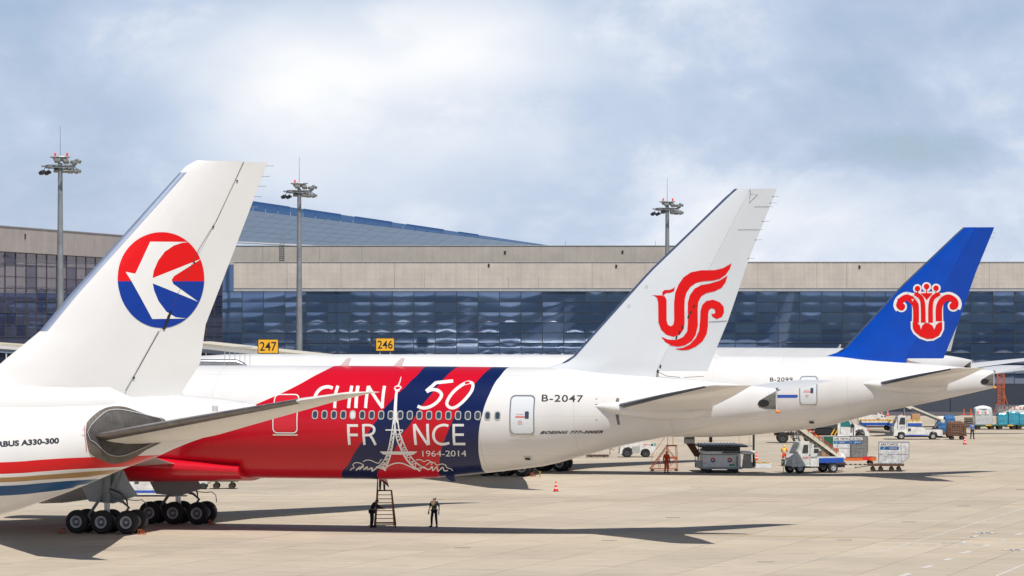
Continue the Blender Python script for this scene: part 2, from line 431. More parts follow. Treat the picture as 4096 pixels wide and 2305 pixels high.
# ---------- band masks: livery as colour regions of the skin, in the aircraft's own coordinates
def curve_mask(nt, a, b, pts, inv=False):
    """1 where b > curve(a); a, b sockets; pts (a_value, b_value)"""
    pts = sorted(pts); a0, a1 = pts[0][0], pts[-1][0]; b0 = min(p[1] for p in pts); b1 = max(p[1] for p in pts)+1e-3
    mr = nt.nodes.new('ShaderNodeMapRange'); nt.links.new(a, mr.inputs[0]); mr.inputs[1].default_value = a0; mr.inputs[2].default_value = a1
    fc = nt.nodes.new('ShaderNodeFloatCurve'); c = fc.mapping.curves[0]
    q = [((x-a0)/(a1-a0), (y-b0)/(b1-b0)) for x,y in pts]
    c.points[0].location = q[0]; c.points[1].location = q[-1]
    for p in q[1:-1]: c.points.new(*p)
    fc.mapping.update(); nt.links.new(mr.outputs[0], fc.inputs['Value'])
    ma = nt.nodes.new('ShaderNodeMath'); ma.operation = 'MULTIPLY_ADD'; nt.links.new(fc.outputs[0], ma.inputs[0]); ma.inputs[1].default_value = b1-b0; ma.inputs[2].default_value = b0
    gt = nt.nodes.new('ShaderNodeMath'); gt.operation = 'LESS_THAN' if inv else 'GREATER_THAN'; nt.links.new(b, gt.inputs[0]); nt.links.new(ma.outputs[0], gt.inputs[1])
    return gt.outputs[0]
def livery(name, layers, base=(.72,.71,.70), belly=None):
    """layers: (axis, pts, colour): paint colour where the other coordinate passes the curve"""
    m = bpy.data.materials.new(name); m.use_nodes = True; nt = m.node_tree; b = nt.nodes['Principled BSDF']
    b.inputs['Roughness'].default_value = .3; b.inputs['Coat Weight'].default_value = .2; b.inputs['Coat Roughness'].default_value = .07; b.inputs['Specular IOR Level'].default_value = .35
    tc = nt.nodes.new('ShaderNodeTexCoord'); sp = nt.nodes.new('ShaderNodeSeparateXYZ'); nt.links.new(tc.outputs['Object'], sp.inputs[0])
    X, Z = sp.outputs[0], sp.outputs[2]; last = None
    # faint skin panels: wide sheets that differ a touch in tone, seams and a little grime
    n = nt.nodes.new('ShaderNodeTexNoise'); n.inputs['Scale'].default_value = .5; n.inputs['Detail'].default_value = 8
    mp = nt.nodes.new('ShaderNodeMapping'); mp.inputs['Scale'].default_value = (1,1,.5); nt.links.new(tc.outputs['Object'], mp.inputs[0]); nt.links.new(mp.outputs[0], n.inputs[0])
    rp = nt.nodes.new('ShaderNodeMapRange'); rp.inputs[1].default_value = .3; rp.inputs[2].default_value = .75; rp.inputs[3].default_value = .90; rp.inputs[4].default_value = 1.0
    nt.links.new(n.outputs[0], rp.inputs[0])
    def seam(sock, step, w):
        a = nt.nodes.new('ShaderNodeMath'); a.operation = 'PINGPONG'; nt.links.new(sock, a.inputs[0]); a.inputs[1].default_value = step/2
        g = nt.nodes.new('ShaderNodeMath'); g.operation = 'GREATER_THAN'; nt.links.new(a.outputs[0], g.inputs[0]); g.inputs[1].default_value = w
        r = nt.nodes.new('ShaderNodeMapRange'); nt.links.new(g.outputs[0], r.inputs[0]); r.inputs[3].default_value = .84; r.inputs[4].default_value = 1; return r.outputs[0]
    col = nt.nodes.new('ShaderNodeRGB'); col.outputs[0].default_value = (*base,1); cur = col.outputs[0]
    for axis, pts, c, inv in layers:
        mk = curve_mask(nt, Z, X, pts, inv) if axis == 'z' else curve_mask(nt, X, Z, pts, inv)
        mx = nt.nodes.new('ShaderNodeMix'); mx.data_type = 'RGBA'; nt.links.new(mk, mx.inputs[0]); nt.links.new(cur, mx.inputs[6]); mx.inputs[7].default_value = (*c,1); cur = mx.outputs[2]
    for f in (rp.outputs[0], seam(X, 5.2, .016), seam(Z, 2.2, .010)):
        v = nt.nodes.new('ShaderNodeVectorMath'); v.operation = 'SCALE'; nt.links.new(cur, v.inputs[0]); nt.links.new(f, v.inputs[3]); cur = v.outputs[0]
    nt.links.new(cur, b.inputs['Base Color']); return m

_whl = {}
def gear_wheel(parent, x, y, r=.66, w=.5, side=-1, n=36):
    key = (r, w)
    if key not in _whl:
        mb = MB(); h = w/2
        mb.lathe([(r*.5,-h*.8),(r*.54,-h*.96),(r*.8,-h),(r*.93,-h*.8),(r,-h*.45),(r,-h*.28),(r*.985,-h*.26),(r*.985,-h*.2),(r,-h*.18),(r,h*.18),(r*.985,h*.2),(r*.985,h*.26),(r,h*.28),(r,h*.45),(r*.93,h*.8),(r*.8,h),(r*.5,h*.98),(r*.42,h*.8)], axis='y', n=n)
        ty = mb.mesh('wheel', M['black'], smooth=35)
        mb = MB()
        mb.lathe([(0,-h*.85),(r*.10,-h*.85),(r*.13,-h*.55),(r*.38,-h*.5),(r*.41,-h*.9),(r*.49,-h*.98),(r*.52,-h*.95),(r*.52,h*.6),(r*.43,h*.86),(r*.33,h*.8),(r*.3,h*.4),(0,h*.4)], axis='y', n=n)
        for k in range(18):
            a = 2*math.pi*k/18; c, s_ = math.cos(a), math.sin(a)
            mb.obox((c*r*.26, -h*.55, s_*r*.26), (r*.2, .05, r*.04), (0, -a, 0), m=1)
        rm = mb.mesh('rim', [M['rim'], M['blackp']], smooth=30)
        _whl[key] = (ty, rm)
    o = link('wheel', _whl[key][0], parent, (x,y,r)); q = link('rim', _whl[key][1], o)
    if side == 1: o.rotation_euler = (0,0,math.pi)
    return o

# ---------- wide-body twin, geometry fixed once from the middle aircraft
FR2 = Frame(-21.0, 216.0, R(16))
_t = crop(2000,1400,2.0717)
TOP2 = [(-37.1,5.2),(-36.3,6.3),(-34.5,7.3),(-32,8.3),(-28,9.1),(-23,9.3),(-10,9.3),(10,9.3)]+[(x,z) for x,z in FR2.sym(_t([(540,148),(860,180),(1200,212),(1850,268),(2300,322)])) if x > 12]
BOT2 = [(-37.1,5.2),(-36.3,4.4),(-34.5,3.7),(-31,3.15),(-26,3.0),(-5,2.98),(14.2,2.95)]+[(x,z) for x,z in FR2.sym(_t([(300,972),(700,877),(1000,797),(1530,690),(2060,570),(2290,516)]))]
WID2 = [(-37.1,.05),(-36.3,.95),(-34.5,1.75),(-32,2.45),(-28,3.0),(-25,3.1),(15,3.1),(19,3.02),(23,2.68),(27,2.1),(31,1.42),(34,.78),(36.8,.2)]
for L_ in (TOP2, BOT2):
    L_[-1] = (36.8, L_[-1][1])
TOP2 = [p for i,p in enumerate(TOP2) if i == 0 or p[0] > TOP2[i-1][0]+.05]; BOT2 = [p for i,p in enumerate(BOT2) if i == 0 or p[0] > BOT2[i-1][0]+.05]
FUS2 = Fus(TOP2, BOT2, WID2)
_f = crop(2200,700,1.526)
FIN2 = Fin(FR2.sym(_f([(-60,1180),(0,1170),(60,1157),(100,1140),(130,1120),(250,985),(600,592),(1115,93),(1128,86)])),
           FR2.sym(_f([(948,1232),(1020,1050),(1086,892),(1230,470),(1385,88)])), FR2.sym(_f([(655,1202),(1226,86)])), 8.62, FR2.at_lat(*_f([(1226,84)])[0]).z, 1.25, .34)

def twin_jet(name, fr, label, group, skin, finm, rudm, wing_m=None, decals=None, windows=True, red_fairing=False, detail=True, door_paint='white', fairing=None):
    root = empty(name, tuple(fr.o), -fr.yaw, label, 'airplane', group)
    W = M['white']
    xs = [-37.1,-36.95,-36.7,-36.3,-35.6,-34.6,-33,-31,-29,-27,-25]+list(np.arange(-23,14,2))+list(np.arange(14,35.5,.75))+[35.6,36.2,36.8]
    link('fuselage', FUS2.mesh('fuselage', xs, skin), root)
    # wing-body fairing, low and wide under the wing root
    mb = MB(); vs = []; n = 40; st = [(-17,.2),(-15.5,.55),(-13,.85),(-9,1),(-6,1),(-3,.95),(0,.85),(2,.66),(4,.38),(5.6,.14),(6.6,.02)]
    for x,k in st:
        for i in range(n):
            a = 2*math.pi*i/n; c_, s_ = math.cos(a), math.sin(a)
            vs.append((x, 3.0*(.8+.21*k)*math.copysign(abs(s_)**.92, s_), 3.72-.3*(1-k)+(1.08*k+.62*(1-k))*math.copysign(abs(c_)**.95, c_)))
    fs = [(i*n+k, i*n+(k+1)%n, (i+1)*n+(k+1)%n, (i+1)*n+k) for i in range(len(st)-1) for k in range(n)]+[tuple(range(n)), tuple((len(st)-1)*n+k for k in range(n))[::-1]]
    mb.add(vs, fs); mb.build('belly_fairing', fairing or M['white'], root, smooth=50)
    wm = wing_m or M['grey_wing']
    for sd in (-1, 1):
        wings = [(-11.6,2.9,2.2,3.75,1.75),(-11.0,2.9,3.1,3.85,1.6),(-6.0,3.7,10.5,4.75,1.15),(.6,6.9,20,5.75,.68),(7.2,10.1,30,6.9,.32),(10.6,12.1,32.4,7.35,.05)]
        mb = loft([(a,b,sd*c,d,e) for a,b,c,d,e in wings], camber=.12); mb.build('wing', wm, root, smooth=40)
        # flap track fairings
        for lat, x in ((6.2,1.5),(13.0,2.9),(18.5,5.0),(23.8,7.0)):
            m2 = MB(); m2.tube([(x-2.2,sd*lat,4.0+lat*.095),(x-1,sd*lat,3.85+lat*.095),(x+.6,sd*lat,3.95+lat*.095),(x+2.2,sd*lat,4.15+lat*.095)],[.04,.24,.2,.02],10); m2.build('flap_fairing', wm, root, smooth=True)
        # engine under the wing
        m2 = MB(); ex, ey, ez = -11.5, sd*9.6, 2.75
        m2.lathe([(1.45,0),(1.62,-.25),(1.8,.2),(1.88,1.2),(1.82,2.6),(1.6,4.2),(1.42,4.6),(1.35,4.2),(.95,4.4),(.75,6.0),(.55,5.9),(.3,6.3),(.02,7.0)], (ex,ey,ez), 'x', 32)
        m2.lathe([(1.45,0),(1.4,.9),(0,.92)], (ex,ey,ez), 'x', 32, m=1); m2.build('engine', [M['white'], M['dgrey']], root, smooth=35)
        m2 = MB(); m2.prism([(-9.5,4.3),(-4,3.9),(-3,4.6),(-6,5.0)], ey-.22, ey+.22); m2.build('engine_pylon', M['white'], root)
        # stabiliser
        secs = [(26.9,33.3,sd*.4,6.95,.66),(28.35,33.75,sd*2.0,7.18,.6),(31.75,35.75,sd*6.0,7.8,.42),(35.15,37.55,sd*10.2,8.36,.2),(35.95,37.8,sd*10.76,8.43,.05)]
        loft(secs).build('stabiliser', M['white'], root, smooth=40)
        m2 = MB(); vs = []; K = 6; ss = secs[1:4]; nn = 12
        for i in range(nn+1):
            q = i/nn*(len(ss)-1); j = min(int(q), len(ss)-2); t = q-j; S = [ss[j][a]+(ss[j+1][a]-ss[j][a])*t for a in range(5)]
            for sg in (1,-1):
                for k in (range(K) if sg == 1 else range(K-1,-1,-1)):
                    u = .055*(k/(K-1))**1.6; vs.append((S[0]+(S[1]-S[0])*u-.012, S[2], S[3]+sg*(S[4]/2*afoil(u)+.006)))
        m_ = 2*K; fs = [(i*m_+k, i*m_+(k+1)%m_, (i+1)*m_+(k+1)%m_, (i+1)*m_+k) for i in range(nn) for k in range(m_)]+[tuple(range(m_)), tuple(nn*m_+k for k in range(m_))[::-1]]
        m2.add(vs, fs); m2.build('stabiliser_edge', M['dsteel'], root, smooth=40)
        # root blister the stabiliser turns in
        m2 = MB(); m2.tube([(27.0,sd*2.0,7.15),(27.6,sd*2.0,7.12),(28.6,sd*1.9,7.05),(30.5,sd*1.5,6.85),(32.3,sd*1.0,6.85),(33.9,sd*.45,7.0)],[.02,.17,.38,.5,.40,.03],14); m2.build('root_blister', M['white'], root, smooth=True)
    FIN2.build(root, finm, rudm, M['lesteel'] if finm is M['white'] else M['lesteel'], le_w=.2, z_le=(9.4,99), rud_z0=9.05)
    # gear: six-wheel bogies
    for sd in (-1,1):
        for ax in (-1.48,0,1.48):
            for o_ in (-.7,.7): gear_wheel(root, ax, sd*5.49+o_, .66, .5)
        g = MB(); y = sd*5.49
        g.tube([(0,y,.7),(0,y,1.75)],.16,14,m=1); g.tube([(0,y,1.7),(0,y,3.6)],.27,14); g.tube([(-1.5,y,.66),(1.5,y,.66)],.15,10)
        for ax in (-1.48,0,1.48): g.tube([(ax,y-.6,.66),(ax,y+.6,.66)],.1,8)
        g.tube([(-1.05,y-.1,1.0),(-.25,y-.1,2.1)],.09,8); g.tube([(.2,y,1.95),(.95,y,1.75),(1.3,y,1.45),(.9,y,.9)],.08,8); g.tube([(.2,y-.12,2.35),(1.1,y-.12,2.0)],.11,8)
        g.tube([(.3,y,2.5),(.8,y,3.7)],.13,8)
        for j in range(3): g.tube([(.2,y-.2+.1*j,2.5),(.8,y-.2+.15*j,2.3-.06*j),(1.25,y-.3+.1*j,1.9),(1.3,y-.1,1.4)],.022,5,m=2)
        g.tube([(1.25,y-.2,1.9),(1.8,y-.25,1.86),(2.2,y-.3,1.9),(2.45,y-.3,1.7),(2.5,y-.3,1.3)],.025,5,m=2)
        g.build('landing_gear', [M['grey'], M['steel'], M['blackp']], root, smooth=35)
        d_ = MB(); d_.prism([(-2.1,3.4),(.9,3.5),(1.2,2.9),(1.75,2.1),(.3,1.65),(-1.15,1.75)], y-sd*.55-.03-(.35 if sd < 0 else 0), y-sd*.55+.03-(.35 if sd < 0 else 0))
        d_.build('gear_door', M['grey_door'], root)
    # nose gear
    for o_ in (-.35,.35): gear_wheel(root, -31.2, o_, .53, .38)
    g = MB(); g.tube([(-31.2,0,.6),(-31.2,0,3.3)],.15,12); g.tube([(-31.2,-.35,.53),(-31.2,.35,.53)],.08,8); g.build('nose_gear', M['grey'], root, smooth=35)
    # exhaust cut at the tail tip, port side
    S = lambda pts: [fr2_tail(p) for p in crop(2000,1400,2.0717)(pts)]
    dfn = lambda x,z,o: FUS2.point(x,z,o)
    decal('exhaust_cut', flat_mesh([S([(2288,340),(2288,492),(2200,488),(2148,474),(2134,448),(2150,420),(2210,384)])]), dfn, M['exhaust'], root, .012)
    o = decal('exhaust_outlet', flat_mesh([S(ellipse(2186,441,46,30,28))]), dfn, M['blackp'], root, .02)
    for z_ in (FUS2.ft(36.7)-.05, FUS2.fb(36.7)+.05):
        m2 = MB(); m2.lathe([(0,-.12),(.08,-.09),(.1,0),(.07,.12),(0,.16)], (36.85,0,z_), 'x', 12); m2.build('tail_light', M['amber'] if z_ < 7.5 else M['steel'], root, smooth=True)
    # static wicks on the fin
    for i,zz in enumerate((18.55,18.2,17.2,16.2,15.2)):
        x = FIN2.te(zz); m2 = MB(); m2.tube([(x-.1,-.02,zz),(x+.3,-.02,zz)],.008,4); m2.build('static_wick', M['dgrey'], root)
    # blade aerials on the crown
    for px, py in ((1371,1464),(1590,1464)):
        x = fr2_tail((px,py))[0]; m2 = MB(); m2.prism([(x-.28,9.24),(x+.22,9.24),(x+.42,9.72),(x+.22,9.74)], -.03, .03); m2.build('blade_aerial', M['white'], root)
    return root
def fr2_tail(p): return FUS2.hit(FR2, *p)
M['grey_wing'] = mat('wing_grey', (.50,.51,.52), .4, coat=.2, var=.08)
M['grey_door'] = mat('gear_door_grey', (.34,.36,.39), .5, var=.1)
M['dsteel'] = mat('dark_edge_metal', (.10,.115,.15), .25, .7, var=.15)
M['exhaust'] = mat('exhaust_metal', (.16,.155,.14), .5, .4, var=.3, vscale=3)
M['finblue'] = mat('fin_blue', (.001,.062,.44), .34, coat=.12, spec=.3, var=.12, vscale=.6)
M['skyw'] = mat('cool_white', (.66,.69,.72), .28, coat=.4, var=.02, vscale=.35)

# ---- livery of the middle aircraft: red and navy bands traced on the port side
_c = crop(1200,1450,2.6367)
RED, NAVY, WHT = (.56,.001,.014), (.003,.011,.075), (.72,.71,.70)
def edge(pts): return [(z,x) for x,z in (fr2_tail(p) for p in pts)]
def uniq(p):
    p = sorted(p); o = [p[0]]
    for q in p[1:]:
        if q[0] > o[-1][0]+.04: o.append(q)
    return o
E0 = uniq(edge([(260,1930),(500,1830),(800,1722),(1020,1620),(1164,1555),(1250,1508)])+[(9.29, fr2_tail((1331,1468))[0])])
E1 = uniq(edge(_c([(1250,120),(1180,185),(1100,270),(1030,330),(960,410),(880,500),(830,585),(770,660),(720,740),(640,860),(570,960),(520,1060),(440,1200)]))+[(9.3, fr2_tail(_c([(1345,40)])[0])[0])])
E2 = uniq(edge(_c([(1600,90),(1500,190),(1390,330),(1290,450),(1200,590),(1150,670),(1090,740),(1030,850),(990,930),(910,1060),(815,1205)]))+[(9.3, fr2_tail(_c([(1690,40)])[0])[0])])
E3 = uniq(edge(_c([(1940,120),(1840,230),(1750,350),(1690,460),(1640,550),(1580,680),(1530,800),(1500,890),(1475,1000),(1470,1090),(1485,1200)]))+[(9.3, fr2_tail(_c([(2050,40)])[0])[0])])
E4 = uniq(edge(_c([(2130,120),(2060,210),(2000,330),(1950,450),(1915,580),(1890,700),(1882,840),(1885,960),(1905,1060),(1940,1150),(1980,1195)]))+[(9.3, fr2_tail(_c([(2215,40)])[0])[0])])
def fullz(E): return [(2.5, E[0][1]+(E[0][1]-E[1][1])/(E[1][0]-E[0][0])*(E[0][0]-2.5)*.3)]+E+[(9.6, E[-1][1])]
def l0(E): return [(2.5, -36)]+E+[(9.6, E[-1][1])]
SKIN2 = livery('anniversary_livery', [('z', l0(E0), RED, False), ('z', fullz(E1), NAVY, False), ('z', fullz(E2), RED, False), ('z', fullz(E3), NAVY, False), ('z', fullz(E4), WHT, False)])
SKIN3 = livery('plain_white_skin', [])
AIR = 'wide-body airliners parked side by side on the apron'
M['redp'] = mat('red_fuselage_paint', RED, .3, coat=.4, var=.05)
jet2 = twin_jet('airliner', FR2, 'white airliner with red phoenix fin and red and navy banner reading CHIN, FRANCE and 50', AIR, SKIN2, M['skyw'], mat('rudder_cool_white',(.61,.64,.67),.3,coat=.3,var=.03,vscale=.4), fairing=M['redp'])

def fus_decal(name, pxpolys, m, root, off=.008, conv=fr2_tail, surf=None):
    surf = surf or (lambda x,z,o: FUS2.point(x,z,o))
    return decal(name, flat_mesh([[conv(p) for p in poly] for poly in pxpolys]), surf, m, root, off, build=True)
def multi(name, polys, m, root, conv, surf, off0=.006, step=.0012, each=None):
    mbs = [decal('', flat_mesh([[conv(p) for p in poly]]), surf, m, root, off0+i*step, build=False) for i,poly in enumerate(polys)]
    return merge(mbs).build(name, m, root)
FS = lambda x,z,o: FUS2.point(x,z,o)
def multi_each(name, polys, m, root, conv, surf, off0=.006):
    for p in polys: multi(name, [p], m, root, conv, surf, off0)
def letter(name, strokes, w):
    multi(name, [stroke(_c(smooth_pts(s, 3) if len(s) > 3 else s), w/2.6367) for s in strokes], M['decw'], jet2, fr2_tail, FS)
letter('letter_c', [[(345,272),(300,258),(240,268),(190,305),(158,365),(150,420),(170,465)]], 34)
letter('letter_h', [[(400,247),(378,320),(366,482)],[(548,247),(530,340),(512,482)],[(385,365),(530,365)]], 32)
letter('letter_i', [[(612,247),(590,482)]], 36)
letter('letter_n', [[(722,250),(692,482)],[(722,252),(872,482)],[(892,249),(868,482)]], 32)
letter('letter_f', [[(510,652),(522,870)],[(496,666),(612,666)],[(505,765),(610,765)]], 28)
letter('letter_r', [[(668,652),(680,870)],[(660,664),(730,662),(772,680),(784,712),(770,745),(730,765),(672,768)],[(735,765),(762,800),(798,870)]], 26)
letter('letter_n', [[(1205,650),(1222,870)],[(1208,652),(1350,870)],[(1345,648),(1358,870)]], 28)
letter('letter_c', [[(1565,668),(1510,660),(1450,680),(1415,725),(1408,780),(1428,830),(1470,858),(1520,862),(1575,850)]], 27)
letter('letter_e', [[(1622,650),(1628,870)],[(1610,662),(1728,662)],[(1625,762),(1728,762)],[(1620,860),(1745,860)]], 26)
letter('numeral_five', [[(1615,196),(1520,206),(1440,214)],[(1440,210),(1390,255),(1330,305)],[(1335,310),(1390,288),(1450,295),(1490,330),(1485,370),(1440,425),(1370,468),(1300,482),(1240,462)]], 34)
letter('numeral_zero', [[(1790,205),(1730,225),(1640,290),(1580,360),(1548,430),(1570,470),(1620,480),(1690,440),(1760,370),(1810,300),(1825,240),(1800,212),(1740,225)]], 32)
vs, fs = text_flat('1964-2014', .0)
def quad_map(vs, bl, br, tl):                         # unit square -> photo pixels, then on to the skin
    return [(bl[0]+(br[0]-bl[0])*u+(tl[0]-bl[0])*v, bl[1]+(br[1]-bl[1])*u+(tl[1]-bl[1])*v) for u,v in vs]
def word(name, body, bl, br, tl, m, root, conv=fr2_tail, surf=FS, bold=.0, shear=0, off=.01, space=1):
    vs, fs = text_flat(body, bold, shear, space); q = [conv(p) for p in quad_map(vs, bl, br, tl)]
    return decal(name, (q, fs), surf, m, root, off, .25, .35)
word('year_lettering', '1964-2014', *_c([(1292,992),(1755,990),(1290,930)]), M['decw'], jet2)
_k = crop(2000,1400,2.0717)
word('registration_lettering', 'B-2047', *_k([(345,428),(688,434),(348,370)]), M['deck'], jet2, bold=.012, space=1.12)
word('type_lettering', 'BOEING 777-300ER', *_k([(330,697),(850,692),(342,672)]), M['deck'], jet2, bold=.045, shear=.2, space=1.1)
# the tower drawing
T = lambda a: _c(smooth_pts(a, 4)) if len(a) > 2 else _c(a)
q = 1/2.6367
tw = [stroke(T([(1066,152),(1055,200),(1034,252)]), 5*q, 16*q), stroke(T([(1000,262),(1030,250),(1066,262),(1040,290),(1005,285),(996,268)]), 12*q),
      stroke(T([(1005,292),(1025,300),(1048,296)]), 18*q), _c([(1008,300),(1032,300),(1026,400),(1022,500),(1030,600),(1036,660),(1005,610),(985,660),(978,640),(985,560),(990,470)]),
      stroke(T([(985,610),(968,740),(945,860),(925,940),(895,1020),(850,1075),(800,1108)]), 12*q),
      stroke(T([(1004,620),(992,760),(975,880),(950,990),(918,1080),(892,1142)]), 14*q, 20*q),
      stroke(T([(1000,640),(1020,800),(1055,890),(1100,985),(1170,1075),(1262,1140)]), 14*q, 18*q),
      stroke(T([(1030,600),(1048,720),(1085,830),(1130,930),(1200,1030),(1280,1095),(1350,1125)]), 13*q),
      stroke(T([(902,713),(1088,713)]), 12*q), stroke(T([(1088,716),(1065,745),(1035,756)]), 8*q), stroke(T([(845,942),(1235,942)]), 9*q),
      _c([(848,946),(1232,946),(1195,972),(880,970)]), stroke(T([(885,1125),(940,1085),(1010,1060),(1080,1062),(1150,1090),(1215,1125)]), 12*q, 12*q)]
def zig(A, B, n, w=7):
    A, B = T(A), T(B); out = []
    for i in range(n):
        a = A[int(i/(n)*(len(A)-1))]; b = B[int((i+.6)/(n)*(len(B)-1))]; c2 = A[min(len(A)-1, int((i+1)/n*(len(A)-1)))]
        out.append(stroke([a,b], w*q)); out.append(stroke([b,c2], w*q))
    return out
tw += zig([(968,745),(945,860),(925,940)], [(994,745),(975,880),(962,940)], 6)
tw += zig([(1025,760),(1055,890),(1085,945)], [(1058,750),(1085,830),(1130,930)], 6)
tw += zig([(915,975),(880,1050),(820,1100)], [(955,975),(918,1080),(898,1130)], 6, 9)
tw += zig([(1105,985),(1170,1075),(1262,1140)], [(1150,965),(1200,1030),(1310,1110)], 5, 8)
multi('tower_drawing', tw, M['decw'], jet2, fr2_tail, FS)
cl = [[(530,1140),(545,1120),(572,1110),(558,1080),(585,1058),(630,1060),(672,1082)],[(665,1048),(700,1030),(750,1034),(790,1052),(830,1062),(850,1030),(868,1024)],
      [(590,1138),(635,1100),(628,1130),(668,1085),(660,1135),(712,1100),(700,1140),(760,1110),(760,1145),(820,1105),(860,1108),(905,1120)],
      [(1225,1028),(1270,1025),(1310,1045),(1350,1030),(1395,1060),(1380,1078)],[(1330,1085),(1365,1058),(1415,1055),(1442,1082),(1490,1070),(1530,1078),(1552,1110),(1590,1120),(1612,1142)],
      [(1300,1095),(1355,1130),(1395,1095),(1400,1140),(1445,1098),(1455,1145),(1505,1105),(1520,1140),(1560,1138)]]
multi('cloud_drawing', [stroke(T(s), 8*q) for s in cl[:2]]+[stroke(T(cl[2]), 13*q)]+[stroke(T(s), 8*q) for s in cl[3:5]]+[stroke(T(cl[5]), 12*q)], M['decw'], jet2, fr2_tail, FS)
# phoenix on the fin
fin2 = lambda p: FR2.sym([p])[0]; FN = lambda x,z,o: FIN2.surf(x,z,o)
PH = [[(632,735),(690,736),(712,742),(723,765),(723,890),(730,915),(747,925),(762,915),(768,890),(768,780),(775,720),(795,670),(825,625),(870,595),(930,583),(1010,582),(1060,570),(1112,540),(1100,575),(1075,610),(1040,635),(1000,645),(940,650),(900,660),(865,685),(842,720),(832,760),(830,800),(830,900),(825,940),(800,975),(760,988),(720,975),(690,945),(674,900),(672,780),(664,750),(650,740)],
 [(697,737),(697,715),(710,703),(740,703),(765,692),(773,683),(768,710),(745,720),(720,722),(705,735)],
 [(690,988),(730,1005),(780,1008),(820,990),(845,955),(850,900),(850,780),(862,735),(890,695),(930,673),(980,664),(1040,645),(1087,615),(1075,655),(1050,690),(1010,710),(960,722),(930,740),(912,775),(908,820),(908,920),(895,975),(870,1015),(830,1040),(790,1048),(750,1042),(715,1020)],
 [(770,1062),(820,1055),(860,1035),(895,995),(915,950),(922,890),(925,830),(935,795),(960,770),(1000,762),(1040,778),(1062,805),(1064,840),(1050,868),(1020,880),(995,865),(988,845),(995,848),(1005,850),(1013,838),(1008,820),(990,813),(975,825),(970,850),(968,920),(960,970),(935,1015),(895,1048),(850,1068),(810,1070)]]
decal('phoenix_emblem', flat_mesh([[fin2(p) for p in _f(s)] for s in PH]), FN, M['decr'], jet2, .012, .25, .2)
multi_each('hinge_fitting', [[(x-4,y+5),(x-1,y-7),(x+5,y-5),(x+2,y+7)] for x,y in _f([(780,994),(798,962),(814,930),(852,866),(866,842),(885,804),(682,1170),(666,1198)])], M['blackp'], jet2, fin2, FN, .018)
multi_each('root_seam', [stroke(_f([(665,1200),(720,1228),(800,1236)]),2.2),stroke(_f([(822,1236),(940,1230)]),2),stroke(_f([(975,898),(1080,892)]),2), stroke(_f([(1226,92),(1228,118),(1272,119),(1220,172),(1226,120)]),1.6), stroke(_f([(1250,195),(1362,194)]),1.2), stroke(_f([(1150,335),(1300,334)]),1.2)], M['dgrey'], jet2, fin2, FN, .018)
multi_each('paint_mark', [stroke(_k([(792,406),(806,408)]),2.5),stroke(_k([(790,452),(806,453)]),2.5),stroke(_k([(794,582),(808,580)]),2.5)], M['deck'], jet2, fr2_tail, FS)
multi_each('seal_plate', [_k([(965,400),(988,400),(986,446),(957,446)]), _k([(957,536),(985,536),(995,620),(975,620)]), _k([(1492,470),(1520,468),(1527,553),(1495,553),(1512,520),(1495,500)])], M['exhaust'], jet2, fr2_tail, FS, .01)

for cx_,cy_ in ((597,684),(491,802)): decal('target_mark', flat_mesh([[fin2(p) for p in _f(ellipse(cx_,cy_,9,9,20))],[fin2(p) for p in _f(ellipse(cx_,cy_,7.6,7.6,20))]]), FN, M['grey'], jet2, .012)
# windows, doors
def ring_flat(o, i): return flat_mesh([o, i])
def door(root, x0, x1, z0, z1, mframe, mskin, surf=FS, sill=True, viewport=True, marks=True, fw=.06, mull=False):
    d = decal('door', flat_mesh([rrect(x0+.02,x1-.02,z0+.02,z1-.02,.22)]), surf, mskin, root, .014, .25, .5)
    decal('door_frame', ring_flat(rrect(x0-fw,x1+fw,z0-fw,z1+fw,.26), rrect(x0,x1,z0,z1,.22)), surf, mframe, d, .02, .25, .5)
    if viewport:
        cx, cz = x0+(x1-x0)*.72, z0+(z1-z0)*.5
        decal('door_window', flat_mesh([rrect(cx-.11,cx+.11,cz-.2,cz+.2,.06)]), surf, M['cglass'], d, .024, .25, .5)
    if marks:
        cx = x0+(x1-x0)*.42; zs = z0+(z1-z0)*.5
        decal('door_handle', flat_mesh([rrect(cx-.26,cx+.26,zs-.13,zs-.07,.02)]), surf, M['redb'], d, .024)
        [decal('door_placard', flat_mesh([rr_]), surf, mat('placard_pink',(.65,.42,.40),.5), d, .024) for rr_ in (rrect(cx-.2,cx+.2,zs+.02,zs+.06,.01), rrect(cx-.12,cx+.12,zs-.38,zs-.3,.02), rrect(cx-.12,cx+.12,zs-.5,zs-.42,.02))]
    if sill: decal('door_sill', flat_mesh([[(x0-.05,z0-.1),(x1+.05,z0-.1),(x1+.05,z0-.18),(x0-.05,z0-.18)]]), surf, M['cream'], d, .03)
    return d
(xa,za),(xb,zb) = fr2_tail(_k([(92,695)])[0]), fr2_tail(_k([(286,384)])[0])
D5 = (xa,xb,za,zb)
door(jet2, xa,xb,za,zb, M['steel'], M['skyw'])
(xc,_),(xd,_) = fr2_tail((1094,1700)), fr2_tail((1186,1700))
door(jet2, xc,xd,za,zb, M['decw'], mat('door_red',(.60,.008,.02),.3,coat=.4), viewport=False, marks=False)
(w0,wz),(w1,_) = fr2_tail((1260.5,1659)), fr2_tail((1990.4,1660))
for i in range(20):
    x = w0+(w1-w0)*i/19
    f = decal('window', ring_flat(rrect(x-.175,x+.175,wz-.25,wz+.25,.15,5), rrect(x-.125,x+.125,wz-.19,wz+.19,.11,5)), FS, mat('window_frame',(.50,.49,.45),.4,.2), jet2, .022, .2, 9)
    if i == 4: f['label'] = 'cabin window with its shade pulled down'
    decal('window_pane', flat_mesh([rrect(x-.125,x+.125,wz-.19,wz+.19,.11,5)]), FS, M['cglass'] if i != 4 else M['white'], f, .016, .2, 9)
